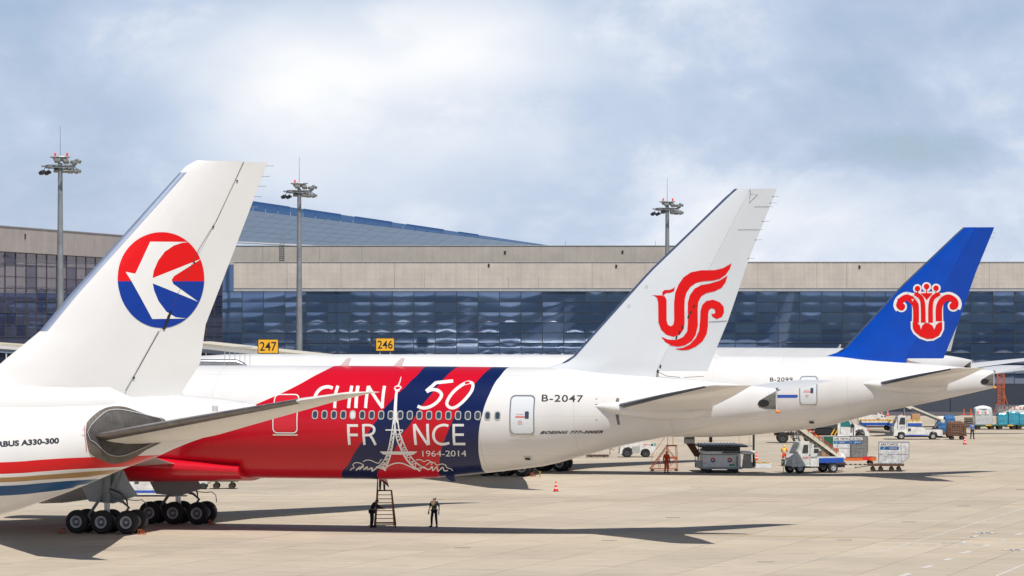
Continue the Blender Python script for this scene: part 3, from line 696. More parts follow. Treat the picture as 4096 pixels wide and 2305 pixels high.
# outflow vents low on the side, drain mast
for vx, vy in ((910,1891),(961,1883)):
    x,z = fr2_tail((vx,vy)); f = decal('vent', flat_mesh([rrect(x-.16,x+.16,z-.11,z+.11,.02)]), FS, M['silver'], jet2, .02)
    decal('vent_slot', flat_mesh([rrect(x-.12+k*.08,x-.09+k*.08,z-.08,z+.08,.01) for k in range(4)]), FS, M['dgrey'], f, .026)
x,z = fr2_tail(_k([(230,900)])[0])
f = decal('outflow_valve', flat_mesh([rrect(x-.22,x+.22,z-.12,z+.12,.06)]), FS, M['silver'], jet2, .02); decal('valve_opening', flat_mesh([rrect(x-.14,x+.14,z-.07,z+.07,.02)]), FS, M['blackp'], f, .026)
x = fr2_tail((1790,1900))[0]; mb = MB(); zb = FUS2.fb(x); mb.prism([(x-.35,zb+.15),(x+.25,zb+.15),(x+.38,zb-.26),(x+.1,zb-.28)], -.5, -.4); mb.build('drain_mast', mat('navy_paint',NAVY,.35), jet2)
x = fr2_tail((2143,1860))[0]; mb = MB(); mb.prism([(x-.04,3.5),(x+.06,3.5),(x+.02,3.15)], -.05, .05); mb.build('drain_mast', M['yellow'], jet2)

# ---- the aircraft beyond it, blue fin
FR3 = Frame(36.44-36.8*math.cos(R(16)), 286.5+36.8*math.sin(R(16)), R(16), .165)
jet3 = twin_jet('airliner', FR3, 'white airliner with bright blue fin bearing a red flower emblem', AIR, SKIN3, M['finblue'], mat('rudder_blue',(.001,.052,.38),.34,coat=.12,spec=.3,var=.1,vscale=.6))
fin3 = lambda p: FR3.sym([p])[0]; hit3 = lambda p: FUS2.hit(FR3, *p)
_g = crop(3300,850,1.813)
wh = [stroke(_g(smooth_pts([(548,700),(532,672),(548,632),(598,607),(645,630),(668,680),(668,800)])),62/1.813), stroke(_g(smooth_pts([(952,695),(962,665),(945,628),(897,607),(848,632),(830,680),(830,800)])),62/1.813),
      _g(ellipse(562,684,40,40,24)), _g(ellipse(932,680,40,40,24)), _g([(610,580),(680,590),(690,575),(745,575),(800,575),(815,588),(880,582),(850,640),(850,800),(640,800),(640,640)]),
      _g([(628,790),(868,790),(866,850),(842,900),(790,930),(745,934),(690,915),(648,880),(630,845)]), _g(ellipse(676,553,32,32,20)), _g(ellipse(742,540,34,34,20)), _g(ellipse(811,550,33,33,20)),
      stroke(_g([(678,560),(680,600)]),22/1.813), stroke(_g([(743,560),(743,600)]),22/1.813), stroke(_g([(811,560),(808,600)]),22/1.813)]
multi('emblem_outline', wh, M['decw'], jet3, fin3, FN, .010, .001)
rd = [stroke(_g(smooth_pts([(562,690),(545,672),(560,638),(600,618),(640,640),(667,690),(669,800)])),46/1.813), stroke(_g(smooth_pts([(935,690),(948,665),(935,635),(895,618),(855,640),(832,690),(830,790)])),46/1.813),
      _g(ellipse(562,684,27,27,24)), _g(ellipse(932,680,27,27,24)),
      stroke(_g(smooth_pts([(655,592),(695,610),(716,660),(719,800)])),30/1.813,34/1.813), stroke(_g(smooth_pts([(840,592),(795,612),(773,665),(771,800)])),30/1.813,34/1.813),
      _g([(700,586),(788,586),(765,612),(745,635),(722,610)]), _g(ellipse(677,553,20,20,20)), _g(ellipse(743,538,20,20,20)), _g(ellipse(811,550,20,20,20)),
      stroke(_g([(678,565),(680,598)]),8/1.813), stroke(_g([(743,550),(743,592)]),8/1.813), stroke(_g([(811,565),(808,598)]),8/1.813),
      _g([(643,800),(670,795),(695,820),(702,850),(712,820),(735,800),(760,805),(785,822),(797,850),(808,818),(830,798),(853,795),(853,850),(830,893),(785,916),(745,918),(698,900),(660,868),(645,840)])]
multi('flower_emblem', rd, M['decr'], jet3, fin3, FN, .024, .001)
sep3 = [stroke(_g(smooth_pts([(640,598),(680,630),(692,690),(692,800)])),7/1.813), stroke(_g(smooth_pts([(855,598),(808,635),(800,690),(800,800)])),7/1.813), stroke(_g([(744,640),(744,800)]),8/1.813)]
multi('emblem_line', sep3, M['decw'], jet3, fin3, FN, .040, .001)
_h = crop(2300,1450,2.453)
word('registration_lettering', 'B-2099', *_h([(1912,188),(2135,188),(1914,148)]), M['deck'], jet3, conv=hit3, bold=.012, space=1.1)
decal('blue_stripe', flat_mesh([[hit3(p) for p in _h([(1975,318),(2180,318),(2190,330),(2175,347),(1975,347)])]]), FS, M['blue'], jet3, .012)
(x0,z0),(x1,z1) = hit3(_h([(2212,410)])[0]), hit3(_h([(2376,142)])[0])
door(jet3, x0,x1,z0,z1, M['steel'], M['skyw'])
for p_ in _h([(2322,586)]):
    x,z = hit3(p_); f = decal('outflow_valve', flat_mesh([rrect(x-.24,x+.24,z-.14,z+.14,.06)]), FS, M['silver'], jet3, .02); decal('valve_opening', flat_mesh([rrect(x-.17,x+.17,z-.09,z+.09,.02)]), FS, M['blackp'], f, .026)
# ---- farthest aircraft, turned, only its tail and crown show
_a4 = R(60); FR4 = Frame(48.7-36*math.cos(_a4), 405+36*math.sin(_a4), _a4, .165)
jet4 = twin_jet('airliner', FR4, 'plain white airliner farthest back, showing a tail tip behind the blue fin', AIR, SKIN3, M['white'], M['white'])

# ------------------------------------------------------------------ the near airliner at the left
A1 = R(-23); FR1 = Frame(-8.66-31.7*math.cos(A1), 127.4+31.7*math.sin(A1), A1)
S1 = FR1.sym
a_top = [(-32,4.9),(-31,6.2),(-29,7.3),(-26,8.3),(-22,8.75),(-10,8.8),(12,8.8)]+[p for p in S1([(0,1606),(300,1599),(500,1589),(720,1583),(850,1592),(950,1603),(1018,1617)]) if p[0] > 13]
_q = crop(300,1500,3.2222)
a_bot = [(-32,4.9),(-31,4.2),(-29,3.7),(-26,3.3),(-20,3.15),(0,3.15),(10,3.2)]+[p for p in S1([(0,2060),(153,2010),(315,1950),(500,1872),(632,1825),(720,1783),(830,1745),(1018,1655)]) if p[0] > 11]
a_top[-1] = (31.7,a_top[-1][1]); a_bot[-1] = (31.7,a_bot[-1][1])
def mono(L_): 
    o = [L_[0]]
    for p in L_[1:]:
        if p[0] > o[-1][0]+.05: o.append(p)
    return o
a_wid = [(-32,.05),(-31,1.1),(-29,1.9),(-26,2.55),(-22,2.82),(13,2.82),(17,2.7),(20.5,2.35),(24,1.75),(27,1.2),(29.5,.75),(31.7,.28)]
FUS1 = Fus(mono(a_top), mono(a_bot), a_wid)
hit1 = lambda p: FUS1.hit(FR1, *p); FS1 = lambda x,z,o: FUS1.point(x,z,o)
_e = crop(0,500,1.8127)
FIN1 = Fin(S1([(-500,1625),(-160,1575),(-60,1520),(0,1455),(160,1325)]+_e([(500,1240),(905,790),(1310,340),(1340,305),(1375,280),(1420,266)])),
           S1(_e([(1945,264),(1700,905),(1490,1450)])+[(800,1456),(722,1577)]), S1(_e([(1760,266),(1560,700),(1395,1000),(1170,1450)])+[(491,1564)]), 8.55, S1(_e([(1700,264)]))[0][1], 1.15, .32)
FIN1.gap = .008
jet1 = empty('airliner', (FR1.o.x, FR1.o.y, 0), -FR1.yaw, 'nearest airliner, swallow roundel on its fin, red, tan and blue stripes', 'airplane', AIR)
c4 = crop(0,1500,2.416)
def zz(pts): return uniq2([hit1(p) for p in pts])
def uniq2(p):
    p = sorted(p); o = [p[0]]
    for q_ in p[1:]:
        if q_[0] > o[-1][0]+.3: o.append(q_)
    return [(o[0][0]-6, o[0][1])]+o+[(o[-1][0]+8, o[-1][1]+.1)]
RT = zz(c4([(5,845),(400,820),(900,795)])+[(548,1824),(637,1820)]); RB = zz(c4([(5,958),(400,935),(860,905),(1200,888)]))
TT = zz(c4([(5,993),(400,968),(860,935),(1100,918)])); TB = zz(c4([(5,1040),(400,1015),(860,985),(1000,965)]))
BT = zz(c4([(5,1073),(400,1046),(700,1022),(920,1008)])); BB = zz(c4([(5,1168),(400,1135),(700,1092),(790,1062)]))
SKIN1 = livery('striped_livery', [('x',RT,(.62,.003,.008),True),('x',RB,WHT,True),('x',TT,(.36,.21,.085),True),('x',TB,WHT,True),('x',BT,(.004,.07,.20),True),('x',BB,WHT,True)])
xs = [-32,-31.8,-31.4,-30.6,-29.5,-28,-26,-24]+list(np.arange(-22,12,2))+list(np.arange(12,31.5,.6))+[31.7]
link('fuselage', FUS1.mesh('fuselage', xs, SKIN1), jet1)
FIN1.build(jet1, mat('fin_ivory',(.70,.69,.68),.3,coat=.3,var=.03,vscale=.5), mat('rudder_ivory',(.68,.675,.66),.32,coat=.3,var=.03,vscale=.5), mat('pale_edge_metal', (.36,.42,.54), .3, .6, var=.08), le_w=.21, z_le=(S1([(160,1325)])[0][1], S1(_e([(1310,345)]))[0][1]), rud_z0=8.85)
# fairing where fin meets crown
mb = MB(); mb.tube([(12,0,8.5),(16,0,8.6),(20,0,8.62),(24,0,8.72),(26.5,0,8.75),(28.2,0,8.5)],[.2,.6,.85,.85,.7,.1],16); mb.build('fin_fairing', M['white'], jet1, smooth=True)
# stabilisers
def a_lat(px,py,l): return FR1.at_lat(px,py,l)
tl = a_lat(1500,1574,-9.7); 
for sd in (-1,1):
    secs = [(24.9,29.6,sd*.4,7.6,.52),(25.75,29.95,sd*1.5,7.77,.48),(27.7,30.7,sd*4.2,8.28,.40),(30.35,31.75,sd*7.9,8.97,.25),(31.35,32.2,sd*9.3,9.2,.15),(32.1,32.5,sd*9.72,9.27,.04)]
    secs = [(a+STX,b+STX,c,d,e) for a,b,c,d,e in secs] if 'STX' in globals() else secs
    loft(secs).build('stabiliser', mat('stabiliser_underside',(.70,.68,.64),.4,coat=.15,var=.08), jet1, smooth=40)
    m2 = MB(); vs = []; K = 7; ss = secs[0:4]; nn = 16
    for i in range(nn+1):
        q_ = i/nn*(len(ss)-1); j = min(int(q_), len(ss)-2); t = q_-j; S_ = [ss[j][a]+(ss[j+1][a]-ss[j][a])*t for a in range(5)]
        for sg in (1,-1):
            for k in (range(K) if sg == 1 else range(K-1,-1,-1)):
                u = .09*(k/(K-1))**1.6; vs.append((S_[0]+(S_[1]-S_[0])*u-.012, S_[2], S_[3]+sg*(S_[4]/2*afoil(u)+.006)))
    m_ = 2*K; fs = [(i*m_+k, i*m_+(k+1)%m_, (i+1)*m_+(k+1)%m_, (i+1)*m_+k) for i in range(nn) for k in range(m_)]+[tuple(range(m_)), tuple(nn*m_+k for k in range(m_))[::-1]]
    m2.add(vs, fs); m2.build('stabiliser_edge', M['bronze'], jet1, smooth=40)
    wings = [(-9.8,3.2,1.8,3.9,1.5),(-8.9,3.2,3.0,4.0,1.35),(-4.2,3.9,9.5,4.7,.95),(5.2,8.6,24,6.1,.42),(8.4,10.2,29,6.7,.22)]
    loft([(a,b,sd*c,d,e) for a,b,c,d,e in wings], camber=.12).build('wing', M['grey_wing'], jet1, smooth=40)
    m2 = MB(); m2.prism([(8.6,6.6),(10.3,6.7),(11.4,8.6),(10.6,8.6)], sd*29-.06, sd*29+.06); m2.build('winglet', M['white'], jet1)
    m2 = MB(); m2.lathe([(1.2,0),(1.32,-.2),(1.45,.3),(1.48,1.2),(1.4,2.6),(1.15,3.8),(.8,4.1),(.6,5.2),(.02,5.9)], (-9.2,sd*9.4,2.6), 'x', 28); m2.lathe([(1.2,0),(1.15,.7),(0,.72)], (-9.2,sd*9.4,2.6),'x',28,m=1); m2.build('engine', [M['white'],M['dgrey']], jet1, smooth=35)
    for ax in (-.99,.99):
        for o_ in (-.7,.7): gear_wheel(jet1, ax, sd*5.34+o_, .68, .5)
    g = MB(); g.tube([(0,sd*5.34,.7),(0,sd*5.0,3.6)],.24,12); g.tube([(-1,sd*5.34,.68),(1,sd*5.34,.68)],.15,8); g.build('landing_gear', M['grey'], jet1, smooth=35)
for o_ in (-.35,.35): gear_wheel(jet1, -25.4, o_, .53, .38)
g = MB(); g.tube([(-25.4,0,.5),(-25.4,0,3.5)],.14,10); g.build('nose_gear', M['grey'], jet1, smooth=35)
# roundel
fin1 = lambda p: S1([p])[0]; FN1 = lambda x,z,o: FIN1.surf(x,z,o)
cen, rx, ry = (636,1121), 177, 191
split = 1126
up = [p for p in ellipse(*cen,rx,ry,120) if p[1] <= split]; lo = [p for p in ellipse(*cen,rx,ry,120) if p[1] > split]
_ex = rx*math.sqrt(1-((split-cen[1])/ry)**2); up += [(cen[0]-_ex,split-.6),(cen[0]+_ex,split-.6)]; lo += [(cen[0]-_ex,split-.5),(cen[0]+_ex,split-.5)]
up.sort(key=lambda p: math.atan2(-(p[1]-split-12), p[0]-cen[0])); lo.sort(key=lambda p: math.atan2((p[1]-split+12), p[0]-cen[0]))
decal('roundel_upper', flat_mesh([[fin1(p) for p in up]]), FN1, M['decr'], jet1, .012, .25, .2)
decal('roundel_lower', flat_mesh([[fin1(p) for p in lo]]), FN1, M['decb'], jet1, .012, .25, .2)
SW = [(1358,850),(1070,848),(957,1080),(889,1067),(930,1137),(1083,1408),(1345,1404),(1260,1395),(1190,1355),(1130,1280),(1095,1200),(1085,1150),(1430,1283),(1300,1195),(1240,1155),(1226,1125),(1245,1097),(1452,970),(1084,1112),(1092,1060),(1125,985),(1175,920),(1240,877),(1300,857)]
decal('swallow_emblem', flat_mesh([[fin1(p) for p in _e(SW)]]), FN1, M['decw'], jet1, .018, .25, .2)
multi_each('hinge_fitting', [_e([(x-8,y-6),(x+6,y-8),(x+8,y+3),(x-4,y+8)]) for x,y in ((1710,408),(1535,740),(1394,1000),(1220,1362),(1203,1395),(1190,1425))]+[[(640,1316),(650,1298),(662,1262),(676,1240),(680,1246),(664,1290),(650,1320)],[(517,1510),(524,1505),(530,1511),(524,1518)]], M['blackp'], jet1, fin1, FN1, .03)
multi_each('rudder_seam', [stroke([(491,1564),(560,1440),(625,1325)],2.4), stroke(_e([(1230,1320),(1320,1130),(1430,900),(1560,690),(1760,268)]),1.5)], M['dgrey'], jet1, fin1, FN1, .024)
for y_ in (664,706,745,787,828):
    x_,z_ = fin1((1075-(y_-645)*.385,y_)); m2 = MB(); m2.tube([(x_-.1,0,z_),(x_+.24,0,z_)],.009,5); m2.build('static_wick', M['grey'], jet1)
word('type_lettering', 'AIRBUS A330-300', *c4([(-116,704),(570,662),(-116,649)]), M['deck'], jet1, conv=hit1, surf=FS1, bold=.04)
# worn metal apron round the stabiliser root
O1 = [(150,620),(200,560),(300,480),(400,430),(520,410),(640,420),(740,450),(850,490),(1000,540),(1150,575),(1240,740),(1200,800),(1100,870),(1000,920),(900,970),(800,1040),(700,1095),(600,1125),(500,1138),(430,1130),(330,1090),(250,1050),(190,1000),(160,900),(140,780),(140,680)]
I1 = [(155,745),(200,660),(300,560),(400,485),(520,460),(650,470),(800,500),(1000,545),(1110,580),(1130,700),(1100,800),(1000,870),(800,960),(650,1020),(520,1035),(400,1000),(250,870),(190,840)]
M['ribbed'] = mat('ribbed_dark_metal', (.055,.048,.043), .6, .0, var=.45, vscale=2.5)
M['ribrim'] = mat('worn_rim_metal', (.13,.112,.095), .42, .3, var=.4, vscale=1.6)
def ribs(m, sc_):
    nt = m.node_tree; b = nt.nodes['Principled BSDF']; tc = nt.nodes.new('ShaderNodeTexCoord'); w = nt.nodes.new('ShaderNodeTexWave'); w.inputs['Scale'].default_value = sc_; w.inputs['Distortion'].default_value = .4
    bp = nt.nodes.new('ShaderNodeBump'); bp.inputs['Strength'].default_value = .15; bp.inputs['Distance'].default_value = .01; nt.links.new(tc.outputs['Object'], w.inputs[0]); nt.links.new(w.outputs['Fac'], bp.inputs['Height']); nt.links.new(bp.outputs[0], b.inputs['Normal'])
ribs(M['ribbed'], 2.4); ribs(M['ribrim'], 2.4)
rimo = decal('stabiliser_surround', flat_mesh([[hit1(p) for p in _q(smooth_pts(O1+[O1[0]],3)[:-1])]]), FS1, M['ribrim'], jet1, .03, .2, .3)
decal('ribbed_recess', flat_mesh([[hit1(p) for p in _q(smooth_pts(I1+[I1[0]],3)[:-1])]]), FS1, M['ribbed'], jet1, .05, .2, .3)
multi('recess_seal', [stroke([hit1(p) for p in _q(smooth_pts(I1+[I1[0]],3))], .02)], M['lgrey'], jet1, lambda p: p, FS1, .07)
multi_each('trim_scale', [stroke(_q([(122,655),(124,780),(150,985)]),3.5), stroke(_q([(93,704),(130,704)]),1.5), stroke(_q([(80,776),(130,776)]),1.5)], mat('scale_pink',(.5,.2,.2),.5), jet1, hit1, FS1, .02)
decal('cooling_louvre', flat_mesh([[hit1(p) for p in _q([(1765+k*16,400),(1773+k*16,400),(1775+k*16,465),(1767+k*16,465)])] for k in range(5)]), FS1, M['grey'], jet1, .02)
# ------------------------------------------------------------------ ground
YAW = R(16)
def concrete(name, dark=1.0):
    m = bpy.data.materials.new(name); m.use_nodes = True; nt = m.node_tree; N = nt.nodes; L = nt.links; b = N['Principled BSDF']
    b.inputs['Roughness'].default_value = .85; b.inputs['Specular IOR Level'].default_value = .25
    g = N.new('ShaderNodeNewGeometry'); mp = N.new('ShaderNodeMapping'); mp.inputs['Rotation'].default_value = (0,0,YAW); L.new(g.outputs['Position'], mp.inputs[0])
    def noise(sx, sy, det, rough=.6, src=mp):
        q_ = N.new('ShaderNodeMapping'); q_.inputs['Scale'].default_value = (sx, sy, 1); L.new(src.outputs[0], q_.inputs[0])
        n = N.new('ShaderNodeTexNoise'); n.inputs['Scale'].default_value = 1; n.inputs['Detail'].default_value = det; n.inputs['Roughness'].default_value = rough; L.new(q_.outputs[0], n.inputs[0]); return n.outputs['Fac']
    # one tone per slab
    q_ = N.new('ShaderNodeVectorMath'); q_.operation = 'DIVIDE'; q_.inputs[1].default_value = (SW_, SL_, 1); L.new(mp.outputs[0], q_.inputs[0])
    fl = N.new('ShaderNodeVectorMath'); fl.operation = 'FLOOR'; L.new(q_.outputs[0], fl.inputs[0])
    wn = N.new('ShaderNodeTexWhiteNoise'); wn.noise_dimensions = '2D'; L.new(fl.outputs[0], wn.inputs['Vector'])
    a = N.new('ShaderNodeMapRange'); L.new(wn.outputs[0], a.inputs[0]); a.inputs[3].default_value = .93; a.inputs[4].default_value = 1.05
    b2 = N.new('ShaderNodeMapRange'); L.new(noise(.05,.05,5), b2.inputs[0]); b2.inputs[1].default_value = .3; b2.inputs[2].default_value = .7; b2.inputs[3].default_value = .88; b2.inputs[4].default_value = 1.1
    c = N.new('ShaderNodeMapRange'); L.new(noise(.35,1.6,10,.8), c.inputs[0]); c.inputs[1].default_value = .35; c.inputs[2].default_value = .68; c.inputs[3].default_value = .80; c.inputs[4].default_value = 1.10
    mm = N.new('ShaderNodeMath'); mm.operation = 'MULTIPLY'; L.new(a.outputs[0], mm.inputs[0]); L.new(b2.outputs[0], mm.inputs[1])
    m2 = N.new('ShaderNodeMath'); m2.operation = 'MULTIPLY'; L.new(mm.outputs[0], m2.inputs[0]); L.new(c.outputs[0], m2.inputs[1])
    # oil and rubber stains
    st = N.new('ShaderNodeMapRange'); L.new(noise(.16,.5,8,.7), st.inputs[0]); st.inputs[1].default_value = .57; st.inputs[2].default_value = .74; st.inputs[3].default_value = 1; st.inputs[4].default_value = .70
    m3 = N.new('ShaderNodeMath'); m3.operation = 'MULTIPLY'; L.new(m2.outputs[0], m3.inputs[0]); L.new(st.outputs[0], m3.inputs[1])
    tn = N.new('ShaderNodeMix'); tn.data_type = 'RGBA'; L.new(noise(.03,.06,4), tn.inputs[0])
    tn.inputs[6].default_value = (.52*dark,.435*dark,.325*dark,1); tn.inputs[7].default_value = (.48*dark,.415*dark,.335*dark,1)
    vm = N.new('ShaderNodeVectorMath'); vm.operation = 'SCALE'; L.new(tn.outputs[2], vm.inputs[0]); L.new(m3.outputs[0], vm.inputs[3]); L.new(vm.outputs[0], b.inputs['Base Color'])
    return m
SW_, SL_ = 4.1, 5.0
CONC = concrete('apron_concrete'); JOINT = mat('joint_filler', (.10,.09,.08), .9)
def sheet(name, x0, x1, y0, y1, z, m, kind='structure'):
    mb = MB(); mb.add([(x0,y0,z),(x1,y0,z),(x1,y1,z),(x0,y1,z)], [(0,1,2,3)]); return tag(mb.build(name, m), kind=kind)
def ugrid(u, v):                                        # slab grid (aft, starboard) -> world
    return Vector((u*math.cos(YAW)+v*math.sin(YAW), -u*math.sin(YAW)+v*math.cos(YAW), 0))
sheet('ground', -3500, 3500, -3500, 5000, -.06, mat('dry_grass_and_dust', (.20,.19,.13), .95, var=.2, vscale=.02))
mb = MB(); mb.add([(x_,y_,gz(y_)-.03) for y_ in (-120,235,285,536) for x_ in (-260,300)], [(0,1,3,2),(2,3,5,4),(4,5,7,6)]); apron = tag(mb.build('apron', JOINT), kind='structure')
slab_me = MB().box(-SW_/2+.018, SW_/2-.018, -SL_/2+.012, SL_/2-.012, -.028, 0).mesh('slab', CONC)
cells = []
for i in range(-60, 75):
    for j in range(-24, 118):
        c = ugrid((i+.5)*SW_, (j+.5)*SL_)
        if c.y < -100 or c.y > 506 or c.x < -200 or c.x > 230: continue
        px = 2048+c.x/max(c.y,1)*F; py = HZ+F*H/max(c.y,1)
        near = 160 < c.y < 250 and -120 < px < 4216 and py < 2345
        cells.append((0 if near else 1, c.y, i, j, c))
cells.sort(); rest = MB(); cnt = 0
for k, y, i, j, c in cells:
    dz = -.004*((i*7919+j*104729) % 97)/97
    if k == 0 and cnt < 299:
        sl = .0033 if 235 < c.y < 285 else 0; o = link('slab', slab_me, apron, (c.x, c.y, dz+gz(c.y)), (Matrix.Rotation(sl,3,'X')@Matrix.Rotation(-YAW,3,'Z')).to_euler()); cnt += 1
    else:
        E = [ugrid(a*(SW_/2-.018), b*(SL_/2-.012)) for a,b in ((-1,-1),(1,-1),(1,1),(-1,1))]
        rest.add([(c.x+e.x, c.y+e.y, z+gz(c.y+e.y)) for z in (dz-.028, dz) for e in E], [(4,5,6,7),(0,1,5,4),(1,2,6,5),(2,3,7,6),(3,0,4,7)])
tag(rest.build('slab_field', CONC, apron), kind='stuff')
tag(MB().box(-260,300,506.5,535.5,.136,.167).build('service_road', mat('asphalt', (.085,.08,.085), .9, var=.2, vscale=.3)), kind='structure')
ZM = .006
def marking(name, pts, w, m):                           # ground line through photo pixels
    pts = [(a[0]+(b[0]-a[0])*k/8, a[1]+(b[1]-a[1])*k/8) for a,b in zip(pts,pts[1:]) for k in range(8)]+[pts[-1]]
    g = [G(*p) for p in pts]; mb = MB(); L = []; Rr = []
    for i,p in enumerate(g):
        d = (g[min(i+1,len(g)-1)]-g[max(i-1,0)]).normalized(); n = Vector((-d.y, d.x, 0))*w/2
        L.append((p.x+n.x, p.y+n.y, gz(p.y+n.y)+ZM)); Rr.append((p.x-n.x, p.y-n.y, gz(p.y-n.y)+ZM))
    n = len(g); mb.add(L+Rr, [(i,i+1,n+i+1,n+i) for i in range(n-1)]); return tag(mb.build(name, m), kind='structure')
_m = crop(2900,1950,2.1538)
marking('yellow_line', [(900,2112),(1700,2124)]+[_m([(0,415)])[0]]+_m([(2576,457)])+[(4300,2166)], .15, M['painty'])
for dy in (0, 21): marking('red_line', [(0,1984+dy*.45),(2000,1989+dy*.45),(2900,1996+dy*.45),(4150,2010+dy*.5)], .10, M['paintr'])
marking('white_line', _m([(-900,705),(0,682),(500,650),(850,620),(1150,585),(1320,560),(1480,520),(1600,480),(2000,360),(2576,180),(2800,110)]), .12, M['paintw'])
marking('white_line', _m([(2335,765),(2576,665)]), .15, M['paintw'])
for a,b in (((0,745),(290,733)),((665,711),(880,697)),((1165,676),(1375,659)),((1670,628),(1820,609))): marking('white_line', _m([a,b]), .10, M['paintw'])
for a,b in (((1520,765),(1590,742)),((1705,697),(1780,674)),((1888,630),(1952,611)),((2032,570),(2120,551)),((2370,461),(2420,448)),((2510,412),(2560,397)),((2216,513),(2272,497))): marking('white_dash', _m([a,b]), .34, M['paintw'])
for x in (1570,1715,1855,1990,2125):
    for dx, y in ((0,494),(10,503)): marking('white_dash', _m([(x+dx,y),(x+dx+110,y+1)]), .13, M['paintw'])
for a,b in (((1875,482),(2045,458)),((2045,458),(2060,482)),((2060,482),(1875,480))): marking('white_triangle', _m([a,b]), .18, M['paintw'])
for a,b in (((2010,435),(2140,428)),((2130,428),(2175,415)),((2100,426),(2215,434))): marking('white_arrow', _m([a,b]), .30, M['paintw'])
def roundel(px, py, rx):
    c = G(px, py); r = rx/F*c.y; mb = MB(); n = 28
    mb.add([(c.x+r*math.cos(2*math.pi*i/n), c.y+r*1.5*math.sin(2*math.pi*i/n), ZM) for i in range(n)], [tuple(range(n))])
    o = tag(mb.build('speed_roundel', M['redb']), kind='structure'); mb = MB()
    mb.add([(c.x+r*.93*math.cos(2*math.pi*i/n), c.y+r*1.42*math.sin(2*math.pi*i/n), ZM+.004) for i in range(n)], [tuple(range(n))]); mb.build('roundel_face', M['paintw'], o)
    vs, fs = text_flat('25', .02); mb = MB(); mb.add([(c.x+(u-.5)*r*1.1, c.y+(v-.5)*r*1.6, ZM+.008) for u,v in vs], fs); mb.build('numeral', M['blackp'], o)
for p in _m([(2235,393),(2490,540)]): roundel(*p, 46)
_l = crop(0,1850,2.576)
for a,b in (((590,412),(810,438)),((330,430),(490,446)),((820,395),(985,412)),((1370,370),(1470,376)),((1215,390),(1465,418)),((1895,290),(2330,330)),((2020,262),(2576,312)),((2320,262),(2576,288)),((1980,378),(2576,388)),((150,440),(900,447)),((2440,240),(2576,255)),((2576,300),(2900,330)),((2576,312),(3300,345))):
    marking('white_line', _l([a,b]), .13, M['paintw'])
slot = MB().box(-.42,.42,-.10,.10,-.02,.009).mesh('drain_slot', M['dgrey'])
for p in _m([(348,643),(1028,454),(1588,298),(2055,161),(2560,20)])+[(2690,2071-0),(2437,2163),(1850,2192),(1750,1999),(2785,1953-4)]:
    g = G(*p); tag(link('drain_slot', slot, None, tuple(g)), kind='structure')
# hills behind the photographer: the glass of the terminal mirrors them
mb = MB(); rows = []; n = 120
for i in range(n+1):
    a = -math.pi*1.0+math.pi*i/n; hh = 30+15*math.sin(i*.31+1)+10*math.sin(i*1.13)+7*math.sin(i*2.9+.4); r = 1500
    rows += [(r*math.cos(a), r*math.sin(a), -1), ((r+90)*math.cos(a), (r+90)*math.sin(a), max(12,hh)), ((r+260)*math.cos(a), (r+260)*math.sin(a), max(20,hh*1.35)), ((r+500)*math.cos(a), (r+500)*math.sin(a), -1)]
mb.add(rows, [(i*4+k, (i+1)*4+k, (i+1)*4+k+1, i*4+k+1) for i in range(n) for k in range(3)]); tag(mb.build('hills', mat('wooded_hills', (.03,.045,.04), .95, var=.3, vscale=.01)), kind='structure')

# dark concourse-like block added behind the viewpoint, unseen, to darken the facade reflections
cb = empty('unseen_dark_block', (0,-6,0), 0, 'unseen dark block added behind the viewpoint to darken the glass reflections', 'building')
MB().box(-150,150,-30,0,0,9.4).build('wall', mat('dark_block_wall',(.035,.04,.05),.4), cb); MB().box(-153,153,-33,-.5,9.42,9.9).build('roof', mat('dark_block_roof',(.12,.12,.13),.6), cb)
# ------------------------------------------------------------------ terminal
M['mullion'] = mat('mullion_metal', (.05,.06,.085), .45, .3)
M['mull_l'] = mat('brown_mullion_metal', (.085,.075,.08), .45, .3)
def coated_glass(name, body, gloss, rough=.03):
    m = bpy.data.materials.new(name); m.use_nodes = True; nt = m.node_tree; nt.nodes.remove(nt.nodes['Principled BSDF'])
    d = nt.nodes.new('ShaderNodeBsdfDiffuse'); d.inputs[0].default_value = (*body,1); g = nt.nodes.new('ShaderNodeBsdfAnisotropic'); g.inputs[0].default_value = (*gloss,1); g.inputs[1].default_value = rough
    a = nt.nodes.new('ShaderNodeAddShader'); nt.links.new(d.outputs[0], a.inputs[0]); nt.links.new(g.outputs[0], a.inputs[1]); nt.links.new(a.outputs[0], nt.nodes['Material Output'].inputs[0]); return m
M['facade_glass'] = coated_glass('blue_facade_glass', (.024,.043,.082), (.21,.26,.355)); M['facade_glass_b'] = coated_glass('dark_facade_glass', (.018,.034,.070), (.16,.205,.30)); M['facade_glass_c'] = coated_glass('grey_facade_glass', (.020,.036,.07), (.17,.21,.30))
